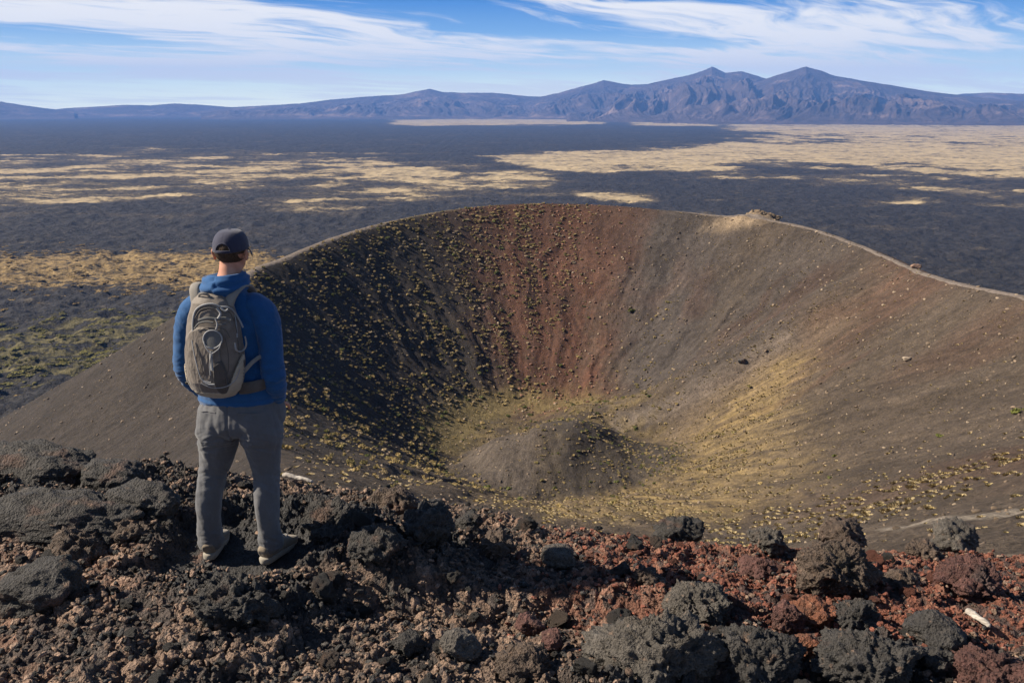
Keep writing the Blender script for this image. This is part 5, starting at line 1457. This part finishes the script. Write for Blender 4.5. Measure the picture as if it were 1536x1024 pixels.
cord('bungee_loop', [(286, 512), (289, 530), (294, 550), (299, 566), (305, 572), (316, 574)], .0032, M_CORD, .022)
cord('patch_cord', [(305, 512), (307, 520), (312, 527), (316, 530)], .0028, M_CORD, .030)
cord('patch_cord', [(332, 513), (329, 522), (322, 528), (317, 531)], .0028, M_CORD, .030)
cord('webbing', [(317, 527), (316, 536), (317, 546), (318, 556)], .0085, M_CORD, .022, .003)
cord('pull_tab', [(316, 534), (314, 548), (315, 563)], .0030, M_CORD, .030)
cord('compression_strap', [(296, 482), (310, 478), (325, 479)], .008, M_PATCH, .018, .003)
cord('compression_strap', [(326, 479), (338, 477), (347, 480)], .008, M_PATCH, .020, .003)
cord('buckle', [(325, 462), (331, 470), (327, 478)], .0065, M_CORD, .024, .004)
cord('buckle', [(331, 461), (338, 466), (343, 463)], .0050, M_CORD, .024, .004)
cord('zip_pull', [(323, 478), (326, 486), (324, 494)], .0040, M_CORD, .026, .003)
cord('lower_tab', [(303, 573), (312, 577), (322, 577)], .0060, M_CORD, .026, .003)
cord('zipper', [(291, 478), (299, 466), (314, 462), (328, 466)], .0028, M_PDARK, .012)
cord('zipper', [(334, 466), (345, 468), (352, 480), (357, 500), (360, 530)], .0028, M_PDARK, .012)
cord('zipper', [(296, 498), (309, 492), (325, 491), (338, 494), (346, 506)], .0024, M_PDARK, .022)
cord('seam', [(296, 520), (299, 545), (305, 565)], .0020, M_PDARK, .026)
cord('seam', [(338, 505), (343, 530), (343, 555), (336, 572)], .0022, M_PDARK, .026)
cord('piping', [(300, 576), (318, 582), (340, 579), (356, 566), (364, 540)], .0024, M_CORD, .026)
# round patch
pc = on(318.5, 509, .018); RA, RB = .044, .043
V, F = [], []
for rr_ in np.linspace(0, 1, 9):
    for a_ in np.linspace(0, 2 * np.pi, 40, endpoint=False):
        x_, z_ = pc[0] + RA * rr_ * math.cos(a_), pc[2] + RB * rr_ * math.sin(a_); V.append((x_, float(pk_y(x_, z_)) - .021, z_))
F = grid_faces(9, 41)[:0]
i = np.arange(8)[:, None]; j = np.arange(40)[None]
F = np.stack(np.broadcast_arrays(i * 40 + j, i * 40 + (j + 1) % 40, (i + 1) * 40 + (j + 1) % 40, (i + 1) * 40 + j), -1).reshape(-1, 4)
pt = mesh_np('patch', np.array(V), F, M_PATCH, pack)
ring = [(pc[0] + RA * 1.02 * math.cos(a_), float(pk_y(pc[0] + RA * math.cos(a_), pc[2] + RB * math.sin(a_))) - .022, pc[2] + RB * 1.02 * math.sin(a_)) for a_ in np.linspace(0, 2 * np.pi, 48, endpoint=False)]
sweep('patch_rim', ring, .0042, .0032, M_CORD, pt, 8, closed=True)
# shoulder straps over the shoulders, hip strap, haul loop
def flat_strap(name, pts, w_, th_, mat): return sweep(name, pts, w_, th_, mat, pack, 14)
def over_shoulder(x0_, sx_):
    return [(x0_ + .0, -.135, 1.43), (x0_ + sx_ * .012, -.118, 1.470), (x0_ + sx_ * .028, -.085, 1.502), (x0_ + sx_ * .036, -.03, 1.512), (x0_ + sx_ * .030, .05, 1.485), (x0_ + sx_ * .022, .105, 1.41), (x0_ + sx_ * .03, .128, 1.28), (x0_ + sx_ * .07, .125, 1.15), (x0_ + sx_ * .11, .09, 1.05), (x0_ + sx_ * .10, -.09, 1.0)]
sweep('shoulder_strap', over_shoulder(-.122, -1), .024, .009, M_STRAP, pack, 14, flat=True)
sweep('shoulder_strap', over_shoulder(.050, 1), .028, .009, M_STRAP, pack, 14, flat=True)
flat_strap('hip_strap', [(.075, -.15, 1.06), (.115, -.145, 1.10), (.150, -.125, 1.14), (.175, -.08, 1.16)], .010, .003, M_STRAP)
flat_strap('hip_belt', [(.07, -.135, 1.00), (.13, -.14, 1.01), (.178, -.10, 1.015), (.205, -.02, 1.01)], .030, .006, M_PDARK)
flat_strap('haul_loop', [(-.092, -.150, 1.462), (-.082, -.165, 1.486), (-.060, -.170, 1.492), (-.038, -.165, 1.486), (-.028, -.150, 1.462)], .007, .003, M_STRAP)
